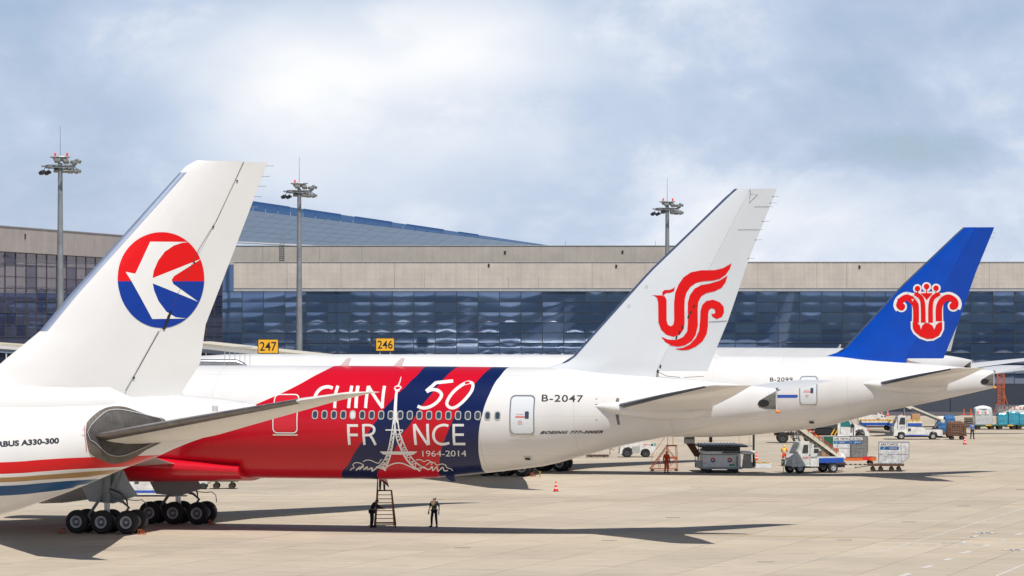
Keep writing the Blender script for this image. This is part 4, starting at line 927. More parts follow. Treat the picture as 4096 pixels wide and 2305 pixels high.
def facade_concrete(name, col):
    m = mat(name, col, .85, var=.12, vscale=.35); nt = m.node_tree; N = nt.nodes; L = nt.links; b = N['Principled BSDF']
    tc = N.new('ShaderNodeTexCoord'); sp = N.new('ShaderNodeSeparateXYZ'); L.new(tc.outputs['Object'], sp.inputs[0])
    def near(sock, step, w):
        a = N.new('ShaderNodeMath'); a.operation = 'PINGPONG'; L.new(sock, a.inputs[0]); a.inputs[1].default_value = step/2
        g = N.new('ShaderNodeMath'); g.operation = 'LESS_THAN'; L.new(a.outputs[0], g.inputs[0]); g.inputs[1].default_value = w; return g.outputs[0]
    h = N.new('ShaderNodeMath'); h.operation = 'MULTIPLY'; L.new(near(sp.outputs[0], .66, .06), h.inputs[0]); L.new(near(sp.outputs[2], .72, .06), h.inputs[1])
    # rain streaks
    mp = N.new('ShaderNodeMapping'); mp.inputs['Scale'].default_value = (2.2,2.2,.12); L.new(tc.outputs['Object'], mp.inputs[0]); n = N.new('ShaderNodeTexNoise'); n.inputs['Scale'].default_value = 1; n.inputs['Detail'].default_value = 6; L.new(mp.outputs[0], n.inputs[0])
    r = N.new('ShaderNodeMapRange'); L.new(n.outputs[0], r.inputs[0]); r.inputs[1].default_value = .35; r.inputs[2].default_value = .7; r.inputs[3].default_value = .93; r.inputs[4].default_value = 1.03
    src = b.inputs['Base Color'].links[0].from_socket
    v = N.new('ShaderNodeVectorMath'); v.operation = 'SCALE'; L.new(src, v.inputs[0]); L.new(r.outputs[0], v.inputs[3])
    mx = N.new('ShaderNodeMix'); mx.data_type = 'RGBA'; L.new(h.outputs[0], mx.inputs[0]); L.new(v.outputs[0], mx.inputs[6]); mx.inputs[7].default_value = (.38,.34,.30,1)
    L.new(mx.outputs[2], b.inputs['Base Color']); return m
PARC = facade_concrete('board_marked_concrete', (.52,.47,.42)); PARU = facade_concrete('upper_concrete', (.42,.385,.34)); PARL = facade_concrete('left_concrete', (.42,.38,.36))
FY = 530.0; FX0 = (883-2048)/F*FY; FX1 = (4400-2048)/F*FY
def zpx(py, d): return H-(py-HZ)/F*d
tr = empty('terminal_building', (0, FY, 0), 0, 'long glass terminal with concrete parapet and blue metal roof, facing the parked airliners', 'terminal')
zt, zb_ = zpx(1050,FY), zpx(1158,FY)
def pane_mesh(w, h, b, m):
    n = 5; mb = MB(); vs = []
    for j in range(n):
        for i in range(n):
            u, v = i/(n-1)*2-1, j/(n-1)*2-1; vs.append((u*w/2, -b*(1-u*u)*(1-v*v), v*h/2))
    mb.add(vs, [(j*n+i, j*n+i+1, (j+1)*n+i+1, (j+1)*n+i) for j in range(n-1) for i in range(n-1)]); return mb.mesh('glass_pane', m, smooth=True)
def glazing(root, x0, x1, ztop, rows, cw, rh, nmax, mul, glass, seed, depth=0):
    rr = random.Random(seed); ncol = round((x1-x0)/cw); cw = (x1-x0)/ncol
    var = [pane_mesh(cw-.10, rh-.09, b, g) for g in glass for b in (.0004,.0015,.0025,.003,.004,.0055)]
    pl = []
    for j in range(rows):
        for i in range(ncol): pl.append((j, i))
    rest = []; k = 0
    for j,i in pl:
        c = (x0+(i+.5)*cw, -.05, ztop-(j+.5)*rh); k += 1
        g = rr.choice([0,0,0,1,1,2]) if len(glass) > 2 else rr.choice([0,0,1]); me = var[g*6+rr.randrange(6)]
        if k <= nmax: link('glass_pane', me, root, c)
        else: rest.append((c, me))
    if rest:
        mb = MB()
        for c,me in rest: mb.add([(v.co.x+c[0], v.co.y+c[1], v.co.z+c[2]) for v in me.vertices], [tuple(p.vertices) for p in me.polygons])
        tag(mb.build('glass_panes', glass[0], root, smooth=True), kind='stuff')
    mb = MB()
    for i in range(ncol+1): mb.box(x0+i*cw-.045, x0+i*cw+.045, -.13, .1, ztop-rows*rh, ztop-.003)
    for j in range(rows+1): mb.box(x0, x1, -.11, .08, ztop-j*rh-.04, ztop-j*rh+.04)
    mb.box(x0+.02, x1-.02, .15, .3, ztop-rows*rh, ztop)
    mb.build('mullion_frame', mul, root)
ROWH = 41/F*FY; gt = zpx(1160,FY)-.25
nrow = int((gt-3.9)/ROWH)
glazing(tr, FX0, FX1, gt, nrow, 85/F*FY, ROWH, 287, M['mullion'], [M['facade_glass'],M['facade_glass_b'],M['facade_glass_c']], 3)
FX2 = FX1+60; glazing(tr, FX1+.1, FX2, gt, nrow, 85/F*FY, ROWH, 0, M['mullion'], [M['facade_glass'],M['facade_glass_b'],M['facade_glass_c']], 31)
MB().box(FX0, FX2, .31, 26, 0, 19).build('hall_core', M['dgrey'], tr)
MB().box(FX0+.01, (935-2048)/F*FY-.01, .05, 5.5, gt+.02, zt-.3).build('corner_glazing', M['facade_glass_b'], tr)
# ground storey
zg = gt-nrow*ROWH; x = FX0; rr = random.Random(5)
while x < FX2:
    w = rr.choice([5.5,5.5,7.2]); x2 = min(x+w, FX2); m_ = rr.choice([mat('storey_panel_dark',(.035,.042,.06),.5), mat('storey_panel_grey',(.06,.07,.09),.5), mat('storey_panel_grey',(.06,.07,.09),.5)])
    MB().box(x+.04, x2-.04, -.12, .28, 0, zg-.06).build('wall_panel', m_, tr); x = x2
# parapet slabs
def parapet(root, x0, x1, z0, z1, y0, y1, m, widths, seed):
    rr = random.Random(seed); x = x0
    while x < x1-.2:
        w = rr.choice(widths); x2 = min(x+w, x1)
        if x1-x2 < 2: x2 = x1
        mb = MB(); mb.box(x+.014, x2-.014, y0, y1, z0, z1); mb.build('concrete_panel', m, root); x = x2
    MB().box(x0, x1, y0-.08, y1+.05, z1+.01, z1+.10).build('coping', M['lgrey'], root)
parapet(tr, (935-2048)/F*FY, FX2, zb_+.15, zt, -.35, .2, PARC, [7.5,7.5,4.2,8.2], 2)
MB().box((935-2048)/F*FY, FX2, -.28, .28, gt+.05, zb_+.14).build('parapet_base', M['lgrey'], tr)
xu1 = (2780-2048)/F*(FY+6)
parapet(tr, FX0-.5, xu1, zt-4.5, zpx(985,FY+6), 5.6, 6.2, PARU, [12,6,8], 9)
for px_,py_ in ((2020,1010),(1955,1062),(2490,1008),(2465,1065),(3438,1068)):
    s_ = MB().box(-.13,.13,-.05,.05,-.2,.2); yy = 5.55 if py_ < 1030 else -.4; s_.build('wall_box', M['blackp'], tr, loc=((px_-2048)/F*(FY+yy), yy, zpx(py_,FY+yy)))
for px_ in (2262,2622): MB().tube([((px_-2048)/F*(FY+6),6,zt),((px_-2048)/F*(FY+6),6,zpx(966,FY+6))],.03,5).build('lightning_rod', M['grey'], tr)
mb = MB(); lx = (1128-2048)/F*(FY+5)
for dx in (-.3,.3): mb.bar((lx+dx,5.35,zt+.2),(lx+dx,5.35,zt+3.9),.06)
for k in range(14): mb.bar((lx-.3,5.35,zt+.3+k*.27),(lx+.3,5.35,zt+.3+k*.27),.05)
mb.build('roof_ladder', M['grey'], tr)
# the big metal roof beyond: sloping sheets and a ridge of raised vents
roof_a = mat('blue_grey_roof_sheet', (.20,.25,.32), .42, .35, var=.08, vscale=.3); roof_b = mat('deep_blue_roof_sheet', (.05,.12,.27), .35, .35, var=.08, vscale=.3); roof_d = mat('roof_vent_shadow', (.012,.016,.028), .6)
_r = crop(700,700,1.61); dE, dR = 545., 600.
def rp(px, t):                                          # t 0 eave, 1 break, 2 ridge, by photo column
    eav = np.interp(px, [760,1010,1330,2240], [958,970,986,990]); brk = np.interp(px, [560,1005,2150,2240], [775,842,981,990]); rdg = np.interp(px, [560,1005,2230,2240], [740,806,987,990])
    y = [eav, brk, rdg][int(t)] if t in (0,1,2) else None
    d = [dE, dR, dR+8][int(t)]
    q_ = P(px, float(y), d); return Vector((q_.x, q_.y-FY, q_.z))
cols = list(range(812, 2230, 50))
rnd = random.Random(4)
for i,c0 in enumerate(cols):
    c1 = c0+50
    # seams lean with the roof's fall: eave end sits further left than the ridge end
    sh = lambda c_: c_-1.7*float(np.interp(c_,[760,1010,1330,2240],[958,970,986,990])-np.interp(c_,[560,1005,2150,2240],[775,842,981,990]))
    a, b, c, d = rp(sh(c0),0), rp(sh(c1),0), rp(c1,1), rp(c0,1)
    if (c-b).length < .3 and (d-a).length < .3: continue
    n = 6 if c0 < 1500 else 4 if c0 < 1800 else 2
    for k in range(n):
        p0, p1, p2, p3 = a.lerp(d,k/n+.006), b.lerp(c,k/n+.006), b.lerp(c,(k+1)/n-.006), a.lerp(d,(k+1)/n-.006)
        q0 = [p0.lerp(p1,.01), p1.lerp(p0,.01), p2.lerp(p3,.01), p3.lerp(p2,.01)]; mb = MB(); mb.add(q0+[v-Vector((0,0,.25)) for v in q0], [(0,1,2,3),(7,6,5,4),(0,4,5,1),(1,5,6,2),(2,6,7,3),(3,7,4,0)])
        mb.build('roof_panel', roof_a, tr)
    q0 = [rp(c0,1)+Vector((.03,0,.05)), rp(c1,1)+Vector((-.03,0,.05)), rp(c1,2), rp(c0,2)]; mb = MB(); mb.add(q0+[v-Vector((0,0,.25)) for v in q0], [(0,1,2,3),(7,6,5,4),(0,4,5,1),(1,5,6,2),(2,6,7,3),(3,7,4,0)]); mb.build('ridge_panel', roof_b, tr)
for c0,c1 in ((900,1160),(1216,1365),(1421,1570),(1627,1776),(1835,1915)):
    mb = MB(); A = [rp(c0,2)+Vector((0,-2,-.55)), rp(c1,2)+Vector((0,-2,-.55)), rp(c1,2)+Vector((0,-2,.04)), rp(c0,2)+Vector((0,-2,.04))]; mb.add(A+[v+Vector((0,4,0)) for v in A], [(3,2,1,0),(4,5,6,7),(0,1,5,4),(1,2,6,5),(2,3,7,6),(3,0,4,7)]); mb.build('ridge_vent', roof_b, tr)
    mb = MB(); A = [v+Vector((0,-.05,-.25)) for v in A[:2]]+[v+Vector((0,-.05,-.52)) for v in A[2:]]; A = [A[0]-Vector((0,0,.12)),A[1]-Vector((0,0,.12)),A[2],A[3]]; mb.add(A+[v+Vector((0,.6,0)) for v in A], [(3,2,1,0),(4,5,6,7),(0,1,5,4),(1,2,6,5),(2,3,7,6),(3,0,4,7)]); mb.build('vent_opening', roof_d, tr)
mb = MB(); e = [rp(x_,0) for x_ in (760,1010,1330,2300)]
for a,b in zip(e,e[1:]): mb.bar(a+Vector((0,-.6,-.05)), b+Vector((0,-.6,-.05)), .3, .16)
mb.build('gutter', M['white'], tr)
# left wing of the terminal, receding to the junction
aL = Vector((-60.1, 445, 0)); bL = Vector((-40.6, 530, 0)); dL = (bL-aL).normalized(); aL2 = aL-dL*70; LL = (bL-aL2).length
tl_ = empty('terminal_building', tuple(aL2), math.atan2(dL.y, dL.x), 'angled glass wing of the terminal behind the near fin at the left', 'terminal')
zL = 23.7; gl = zL-3.0
glazing(tl_, 0, LL, gl, 11, 3.55, 1.42, 299, M['mull_l'], [coated_glass('bronze_facade_glass',(.045,.046,.062),(.34,.34,.41)),coated_glass('dark_bronze_glass',(.028,.031,.052),(.20,.21,.29))], 8)
MB().box(0, LL, .3, 14, 0, zL-.3).build('hall_core', M['dgrey'], tl_)
MB().box(0, LL, -.1, .28, 0, gl-11*1.42-.05).build('ground_storey_wall', mat('storey_panel_dark',(.035,.042,.06),.5), tl_)
parapet(tl_, 0, LL, gl+.06, zL, -.3, .25, PARL, [7,9,6.5], 12)
o = MB().box(-.12,.12,-.4,-.3,-.3,.3).build('wall_box', M['blackp'], tl_, loc=(77.5,0,22.7))

# covered walkway sloping down in front of the glass
bw = [P(-60,1362,430), P(30,1374,428), P(790,1366,425), P(1440,1434,405)]
def walkway(a, b, label, d0):
    r = empty('covered_walkway', (a.x, a.y, 0), math.atan2(b.y-a.y, b.x-a.x), label, 'walkway'); L_ = math.hypot(b.x-a.x, b.y-a.y)
    za, zb2 = a.z, b.z
    for nm, z0, z1, y0, y1, m_ in (('roof_sheet',-.22,.0,-1.9,1.9,M['cream']),('roof_edge',-.62,-.24,-1.95,-1.75,M['white']),('side_beam',-1.05,-.64,-1.8,-1.6,M['lgrey_b'])):
        mb = MB(); mb.add([(0,y0,za+z0),(L_,y0,zb2+z0),(L_,y0,zb2+z1),(0,y0,za+z1),(0,y1,za+z0),(L_,y1,zb2+z0),(L_,y1,zb2+z1),(0,y1,za+z1)], [(0,1,2,3),(7,6,5,4),(0,4,5,1),(1,5,6,2),(2,6,7,3),(3,7,4,0)]); mb.build(nm, m_, r)
    mb = MB(); mb.add([(0,-1.55,za-3.2),(L_,-1.55,zb2-3.2),(L_,-1.55,zb2-.9),(0,-1.55,za-.9),(0,1.6,za-3.2),(L_,1.6,zb2-3.2),(L_,1.6,zb2-.9),(0,1.6,za-.9)], [(0,1,2,3),(7,6,5,4),(0,4,5,1),(1,5,6,2),(2,6,7,3),(3,7,4,0)]); mb.build('glazed_side', M['glassd'], r)
    n = max(2, int(L_/3.3))
    for i in range(n+1):
        x_ = .2+(L_-.4)*i/n; z_ = za+(zb2-za)*x_/L_; MB().box(x_-.06,x_+.06,-1.75,-1.6,z_-3.2,z_-1.06).build('post', M['white'], r)
    for i in range(3):
        x_ = L_*(.15+.35*i); z_ = za+(zb2-za)*x_/L_; MB().tube([(x_,0,0),(x_,0,z_-3.3)],.35,12).build('support_column', M['lgrey'], r, smooth=True)
    return r
M['lgrey_b'] = mat('blue_grey_beam', (.22,.28,.38), .45); M['glassd'] = mat('dark_side_glass', (.04,.06,.10), .08, .5)
walkway(bw[2], bw[3], 'white roofed walkway sloping down behind the yellow 247 sign', 400)
walkway(P(-200,1358,432), P(300,1392,428), 'white roofed walkway at the left edge behind the near fin', 400)

# lamp masts
def mast(px, py_ring, d, label, sc_=1.0, rot=0, beac=2):
    g = P(px, py_ring, d); r = empty('floodlight_mast', (g.x, d, 0), rot, label, 'light mast', 'floodlight masts in front of the terminal'); zr = g.z
    MB().tube([(0,0,0),(0,0,zr*.35),(0,0,zr*.7),(0,0,zr+.4)],[.46,.40,.32,.24],18).build('pole', M['galv'], r, smooth=True)
    for k in (.25,.5,.72): MB().lathe([(.1,-.06),(.43-.12*k,-.06),(.43-.12*k,.06),(.1,.06)], (0,0,zr*k), 'z', 16).build('pole_joint', M['galv'], r)
    mb = MB(); n = 14
    for k in range(n):
        a, b = 2*math.pi*k/n, 2*math.pi*(k+1)/n
        for zz_ in (-.1,.15): mb.bar((1.55*math.cos(a),1.55*math.sin(a),zr+zz_),(1.55*math.cos(b),1.55*math.sin(b),zr+zz_),.09)
        if k % 2 == 0: mb.bar((0,0,zr+.05),(1.55*math.cos(a),1.55*math.sin(a),zr+.05),.08)
    mb.box(-2.0,-.4,-.35,.35,zr-.02,zr+.14); mb.build('head_frame', M['grey'], r)
    MB().lathe([(0,zr+.62),(.7,zr+.62),(.78,zr+.9),(1.15,zr+1.05),(1.1,zr+1.12),(0,zr+1.2)],n=12).build('winch_housing', M['lgrey'], r)
    MB().tube([(0,0,zr+1.1),(0,0,zr+1.25+3.2)],[.035,.02],6).build('lightning_rod', M['grey'], r)
    fl = [(-2.25,-.1,-.62,150,1),(-1.55,-.4,-.66,165,1),(-.15,-1.5,.62,-90,0),(.85,-1.1,.55,-70,0),(1.75,-.5,.42,-30,0),(2.25,0,.62,-12,0),(.75,-1.25,-.45,-75,0),(1.3,-.9,-.5,-60,0),(1.9,-.2,-.5,-20,0),(2.3,.2,-.42,5,0),(.9,1.2,-.3,60,0),(-.6,1.4,-.3,110,0)]
    for x_,y_,z_,a,dk in fl:
        x_, y_ = x_*.86, y_*.86; c = (x_,y_,zr+z_); f = MB().obox(c,(.55,.62,.34),(0,R(28),R(a)))
        f.obox((x_-.28*math.cos(R(a)),y_-.28*math.sin(R(a)),zr+z_+.05),(.2,.35,.26),(0,R(28),R(a))); f.bar(c,(x_*.8,y_*.8,zr),.06)
        o_ = f.build('floodlight', M['blackp'] if dk else M['flood'], r, bevel=.03)
    for k in range(beac): MB().lathe([(0,0),(.11,0),(.11,.32),(.05,.42),(0,.42)],((-.55,.75)[k],0,zr+1.12),'z',10).build('obstruction_light', M['redb'], r, smooth=True)
    return r
M['galv'] = mat('galvanised_pole', (.26,.28,.30), .5, .4, var=.22, vscale=.8); M['flood'] = mat('floodlight_alu', (.24,.25,.24), .45, .4, var=.3, vscale=4)
mast(241, 668, 391*F/14400*.995, 'tallest floodlight mast, left of the near airliner fin')
mast(1197, 768, 478, 'floodlight mast rising behind the yellow 247 sign', beac=1)
mast(2669, 838, 522, 'smallest floodlight mast, left of the fin with the red phoenix')

# gate signs
def gate_sign(px, py, w, h, d, txt, label):
    c = P(px, py, d); r = empty('gate_sign', (c.x, d, 0), 0, label, 'gate sign', 'yellow gate number signs'); W_, H_ = w/F*d/2, h/F*d/2
    MB().box(-W_,W_,-.12,.12,c.z-H_,c.z+H_).build('sign_box', M['blackp'], r, bevel=.02)
    MB().box(-W_+.08,W_-.08,-.15,-.122,c.z-H_+.08,c.z+H_-.08).build('sign_face', M['signy'], r)
    text_plate('numeral', txt, r, -W_*.80, W_*.80, c.z-H_*.62, c.z+H_*.62, -.156, M['blackp'], .012)
    for sx in (-.55,.55): MB().tube([(sx*W_,.1,0),(sx*W_,.1,c.z-H_)],.08,8).build('post', M['lgrey'], r, smooth=True)
gate_sign(1073, 1386, 84, 59, 400, '247', 'yellow gate sign reading 247, left of the tall floodlight pole')
gate_sign(1540.5, 1379, 76, 54, 440, '246', 'yellow gate sign reading 246, standing above the red and navy banner')

# service bridge roof with duct and railing, only its top shows above the fuselages
br = empty('boarding_bridge', (G(835,1917).x,G(835,1917).y,0), 0, 'grey boarding bridge top with a silver air duct and railing above the white fuselage', 'boarding bridge')
bo = br.location; q0 = lambda px,py,d: P(px,py,d)-Vector((bo.x,bo.y,0))
zt_ = H-(1466-HZ)/F*bo.y
MB().box(-3.2,4.8,-.2,2.6,zt_-3.0,zt_-.05).build('cabin', M['lgrey'], br, bevel=.05)
for s in ((-2.6,.2),(3.8,.2)): MB().tube([(s[0],1,0),(s[0],1,zt_-3)],.3,12).build('support_column', M['lgrey'], br, smooth=True)
x0 = (775-835)/F*bo.y; MB().box(x0-.3,x0+.3,-.1,.5,zt_-.06,zt_+.95).build('junction_box', M['grey'], br, bevel=.03)
mb = MB(); mb.tube([(x0+.2,.25,zt_+.3),(2.0,.25,zt_+.3),(2.5,.25,zt_+.1),(2.7,.25,zt_-.1)],.24,14); mb.build('air_duct', M['steel'], br, smooth=True)
mb = MB(); 
for k in range(6): xx = 1.2+k*.38; mb.bar((xx,0,zt_-.05),(xx,0,zt_+1.45),.045)
mb.bar((1.0,0,zt_+1.45),(3.3,0,zt_+1.45),.07); mb.build('railing', M['lgrey'], br)
# ------------------------------------------------------------------ people
def person(px, py, d, label, pose, cols, face=0, group=None, hat=None, vest=None, z0=0, h=1.74):
    """skin-modified skeleton; x = the person's left-right, -y = the way they face"""
    g = P(px, py, d); root = empty('person', (g.x, d, z0), face, label, 'person', group); k = h/1.74
    J = dict(pelvis=(0,0,.96),belly=(0,.0,1.10),chest=(0,-.01,1.32),neck=(0,0,1.49),head=(0,-.01,1.60),crown=(0,.0,1.70),nose=(0,-.115,1.60),
        ls=(.19,0,1.42),le=(.25,.02,1.15),lw=(.27,-.04,.90),rs=(-.19,0,1.42),re=(-.25,.02,1.15),rw=(-.27,-.04,.90),
        lh=(.10,0,.92),lk=(.12,-.02,.50),la=(.13,.02,.09),lt=(.14,-.16,.035),rh=(-.10,0,.92),rk=(-.12,-.02,.50),ra=(-.13,.02,.09),rt=(-.14,-.16,.035))
    J.update(pose); Rd = dict(pelvis=.14,belly=.13,chest=.155,neck=.058,head=.095,crown=.06,nose=.022,ls=.07,le=.047,lw=.03,rs=.07,re=.047,rw=.03,lh=.095,lk=.062,la=.042,lt=.035,rh=.095,rk=.062,ra=.042,rt=.035)
    E = [('pelvis','belly'),('belly','chest'),('chest','neck'),('neck','head'),('head','crown'),('head','nose'),('chest','ls'),('ls','le'),('le','lw'),('chest','rs'),('rs','re'),('re','rw'),('pelvis','lh'),('lh','lk'),('lk','la'),('la','lt'),('pelvis','rh'),('rh','rk'),('rk','ra'),('ra','rt')]
    def skin(names, edges, grow, nm, m, fingers=False, parent=root, yflat=.78):
        vs = [Vector(J[n])*k for n in names]; rs = [Rd[n]*k+grow for n in names]; es = [(names.index(a),names.index(b)) for a,b in edges if a in names and b in names]
        if fingers:
            for s_ in 'lr':
                w, e = Vector(J[s_+'w'])*k, Vector(J[s_+'e'])*k; d_ = (w-e).normalized(); sd = Vector((0,1,0)).cross(d_).normalized(); sd = Vector((0,1,0)) if sd.length < .1 else Vector((0,1,0))
                iw = names.index(s_+'w'); vs.append(w+d_*.075); rs.append(.030); ip = len(vs)-1; es.append((iw,ip))
                for f_,ln in ((-.03,.06),(-.01,.075),(.01,.07),(.03,.055)):
                    vs.append(w+d_*.10+sd*f_); rs.append(.010); es.append((ip,len(vs)-1)); vs.append(w+d_*(.10+ln)+sd*f_*1.1+Vector((0,-.012,0))); rs.append(.008); es.append((len(vs)-2,len(vs)-1))
                vs.append(w+d_*.07-sd*.05); rs.append(.011); es.append((ip,len(vs)-1))
        me = bpy.data.meshes.new('t'); me.from_pydata(vs, es, []); o = bpy.data.objects.new('t', me); COL.objects.link(o)
        md = o.modifiers.new('s','SKIN'); md.use_smooth_shade = True; sk_ = me.skin_vertices[0].data
        for i,r_ in enumerate(rs): sk_[i].radius = (r_, r_*(yflat if r_ > .1 else 1)); sk_[i].use_root = (i == 0)
        sb = o.modifiers.new('u','SUBSURF'); sb.levels = sb.render_levels = 2 if not fingers else 1
        bpy.context.view_layer.update(); dg = bpy.context.evaluated_depsgraph_get(); m2 = bpy.data.meshes.new_from_object(o.evaluated_get(dg)); bpy.data.objects.remove(o)
        m2.name = nm; m2.materials.clear(); m2.materials.append(m); m2.polygons.foreach_set('use_smooth', [True]*len(m2.polygons)); return link(nm, m2, parent)
    names = list(J.keys())
    body = skin(names, E, 0, 'body', M['skin'], True)
    if len(cols) > 3 and cols[3]: body.data.materials.clear(); body.data.materials.append(M['skin'])
    skin(['pelvis','lh','lk','la','rh','rk','ra'], E, .016, 'trousers', cols[1]); 
    arm = ['ls','le','rs','re']+(['lw','rw'] if cols[2] else [])
    skin(['chest','belly','pelvis','neck']+arm, E+[], .015, 'jacket', cols[0])
    for s_ in 'lr':
        a, t = Vector(J[s_+'a'])*k, Vector(J[s_+'t'])*k; mb = MB(); mb.tube([a+Vector((0,.05,-.03)), a+Vector((0,0,-.03)), t+Vector((0,.02,.01)), t+Vector((0,-.06,-.0))],[.04,.058,.05,.02],10); mb.build('shoe', M['shoe'], root, smooth=True)
    hd, cr = Vector(J['head'])*k, Vector(J['crown'])*k; up = (cr-hd).normalized()
    def cap(nm, m, r_, lift, brim=0):
        mb = MB(); n = 14; vs = []; fs = []
        for j in range(5):
            a = j/4*math.pi/2
            for i in range(n): b = 2*math.pi*i/n; vs.append(hd+up*(lift+r_*math.sin(a))+Vector((math.cos(b),math.sin(b),0))*r_*max(.02,math.cos(a)))
        fs = [(j*n+i, j*n+(i+1)%n, (j+1)*n+(i+1)%n, (j+1)*n+i) for j in range(4) for i in range(n)]; mb.add(vs, fs)
        if brim:
            mb.add([hd+up*lift+Vector((math.cos(2*math.pi*i/n)*(r_+.02),math.sin(2*math.pi*i/n)*(r_+.03)-.02,-.008)) for i in range(n)]+[hd+up*(lift+.012)+Vector((math.cos(2*math.pi*i/n)*(r_+.02),math.sin(2*math.pi*i/n)*(r_+.03)-.02,0)) for i in range(n)], [tuple(range(n)),tuple(range(n,2*n))]+[(i,(i+1)%n,n+(i+1)%n,n+i) for i in range(n)])
        mb.build(nm, m, root, smooth=True)
    cap('hair', M['hair'], .108*k, -.005)
    if hat: cap('helmet', hat, .128*k, .03, 1)
    if vest:
        skin(['chest','belly','neck'], E, .034, 'safety_vest', vest)
        c_ = Vector(J['chest'])*k; b_ = Vector(J['belly'])*k
        for t_ in (.15,.62):
            q_ = b_.lerp(c_, t_); r_ = (.13+.03*t_)*k+.04; mb = MB(); mb.lathe([(r_,-.025),(r_+.006,-.02),(r_+.006,.02),(r_,.025)], (0,0,0), 'z', 20); mb.v = [(q_.x+x,q_.y+y*.78,q_.z+z) for x,y,z in mb.v]; mb.build('reflective_band', M['silver'], root, smooth=True)
    return root
STAND = dict(lk=(.12,-.01,.50), rk=(-.12,.01,.50))
def crew(px, feet, *a, **k): g_ = G(px, feet); return person(px, feet, g_.y, *a, z0=g_.z, **k)
man = crew(1737, 2109, 'person in dark clothes and green reflective vest looking up at the fuselage', dict(head=(.0,.03,1.60),crown=(0,.08,1.69),nose=(0,-.08,1.64),le=(.30,.05,1.16),lw=(.31,-.02,.91),re=(-.30,.05,1.16),rw=(-.33,-.05,.92),lk=(.13,-.02,.50),la=(.16,.02,.09),lt=(.19,-.15,.035),rk=(-.15,-.03,.50),ra=(-.18,.02,.09),rt=(-.20,-.15,.035)), (M['navy'],M['navy'],False), face=R(-25))
mb = MB(); mb.bar((.13,-.135,1.46),(.02,-.155,1.14),.055,.02); mb.bar((-.13,-.135,1.46),(-.02,-.155,1.14),.055,.02); mb.lathe([(.165,-.03),(.172,-.025),(.172,.025),(.165,.03)],(0,0,0),'z',20)
mb.v = [v if i < 16 else (v[0],v[1]*.86,v[2]+1.10) for i,v in enumerate(mb.v)]; mb.build('vest_straps', M['hgreen'], man)
for s_ in (-1,1):
    J_ = Vector((.31 if s_ > 0 else -.33,-.03,.89)); m2 = MB(); m2.tube([J_,J_+Vector((0,-.01,-.10)),J_+Vector((0,-.03,-.18))],[.036,.042,.02],10); m2.build('glove', M['glove'], man, smooth=True)
crew(1487, 2110, 'person in black with a blue collar leaning over beside the orange steps', dict(belly=(0,-.03,1.10),chest=(0,-.14,1.29),neck=(0,-.24,1.42),head=(0,-.30,1.50),crown=(0,-.34,1.60),nose=(0,-.41,1.47),ls=(.19,-.15,1.36),le=(.24,-.36,1.20),lw=(.20,-.58,1.12),rs=(-.19,-.15,1.36),re=(-.24,-.36,1.20),rw=(-.20,-.58,1.12)), (M['navy'],M['navy'],True), face=R(75), vest=None)
person(1529, 1970, 217.6, 'person standing on top of the orange steps, only dark trousers in view below the fuselage', STAND, (M['navy'],M['navy'],True), face=R(20), z0=2.06)
crew(2666, 1893, 'person in orange red overalls and yellow helmet standing in front of the orange steps', dict(head=(0,-.03,1.59),crown=(0,-.05,1.69),nose=(0,-.14,1.57)), (M['orc'],M['orc'],True), face=R(150), hat=M['helm'])
crew(3137, 1864, 'person in orange trousers, yellow and orange vest and yellow helmet behind the belt loader cab', dict(head=(0,-.06,1.58),crown=(0,-.09,1.67),nose=(0,-.17,1.54),le=(.25,-.08,1.17),lw=(.10,-.30,1.20),re=(-.25,-.08,1.17),rw=(-.10,-.30,1.18)), (M['hivo'],M['orc'],True), face=R(160), hat=M['helm'], vest=M['hivis'])
crew(3889, 1757, 'person in bright blue shirt and black trousers beside the netted cargo cart', dict(le=(.27,.02,1.16),lw=(.28,-.05,.92),re=(-.34,-.10,1.22),rw=(-.52,-.22,1.08),lk=(.14,-.02,.5),la=(.17,.02,.09),lt=(.19,-.15,.035),rk=(-.14,0,.5),ra=(-.17,.02,.09),rt=(-.2,-.15,.035)), (M['royal'],M['navy'],False), face=R(20))
crew(3806, 1746, 'person with orange helmet behind the blue bags on the far cart', STAND, (M['navy'],M['navy'],True), hat=M['helmo'])
crew(3728, 1757, 'person with orange helmet bending behind the rear of the white belt loader truck', dict(belly=(0,-.05,1.08),chest=(0,-.25,1.18),neck=(0,-.38,1.22),head=(0,-.48,1.22),crown=(0,-.53,1.30),nose=(0,-.57,1.16),ls=(.18,-.26,1.22),rs=(-.18,-.26,1.22),le=(.24,-.34,.95),re=(-.24,-.34,.95),lw=(.2,-.5,.8),rw=(-.2,-.5,.8)), (M['navy'],M['navy'],True), face=R(90), hat=M['helmo'])

# ------------------------------------------------------------------ small things
def cone(px, feet, label, h=.72, m=None):
    g = G(px, feet); r = empty('traffic_cone', tuple(g), 0, label, 'traffic cone', 'traffic cones on the apron')
    MB().box(-.2,.2,-.2,.2,0,.035).build('base', M['black'] if m is None else m, r, bevel=.01)
    for z0,z1,c in ((0,.24,M['redb']),(.24,.36,M['decw']),(.36,.62,M['redb']),(.62,.74,M['decw']),(.74,1,M['redb'])):
        a, b = .035+z0*(h-.035), .035+z1*(h-.035); ra, rb = .145*(1-z0)+.025, .145*(1-z1)+.025
        MB().lathe([(ra,a),(rb,b),(0,b)] if z1 == 1 else [(ra,a),(rb,b)], n=16).build('cone_band', c, r, smooth=True)
cone(2223.5, 1966, 'red and white traffic cone alone in the open, in front of the second airliner')
cone(3025, 1842, 'red traffic cone behind the roller platform of the cargo loader', .74, M['redb'])
cone(3859, 1778, 'small red and white traffic cone in front of the netted cargo cart')
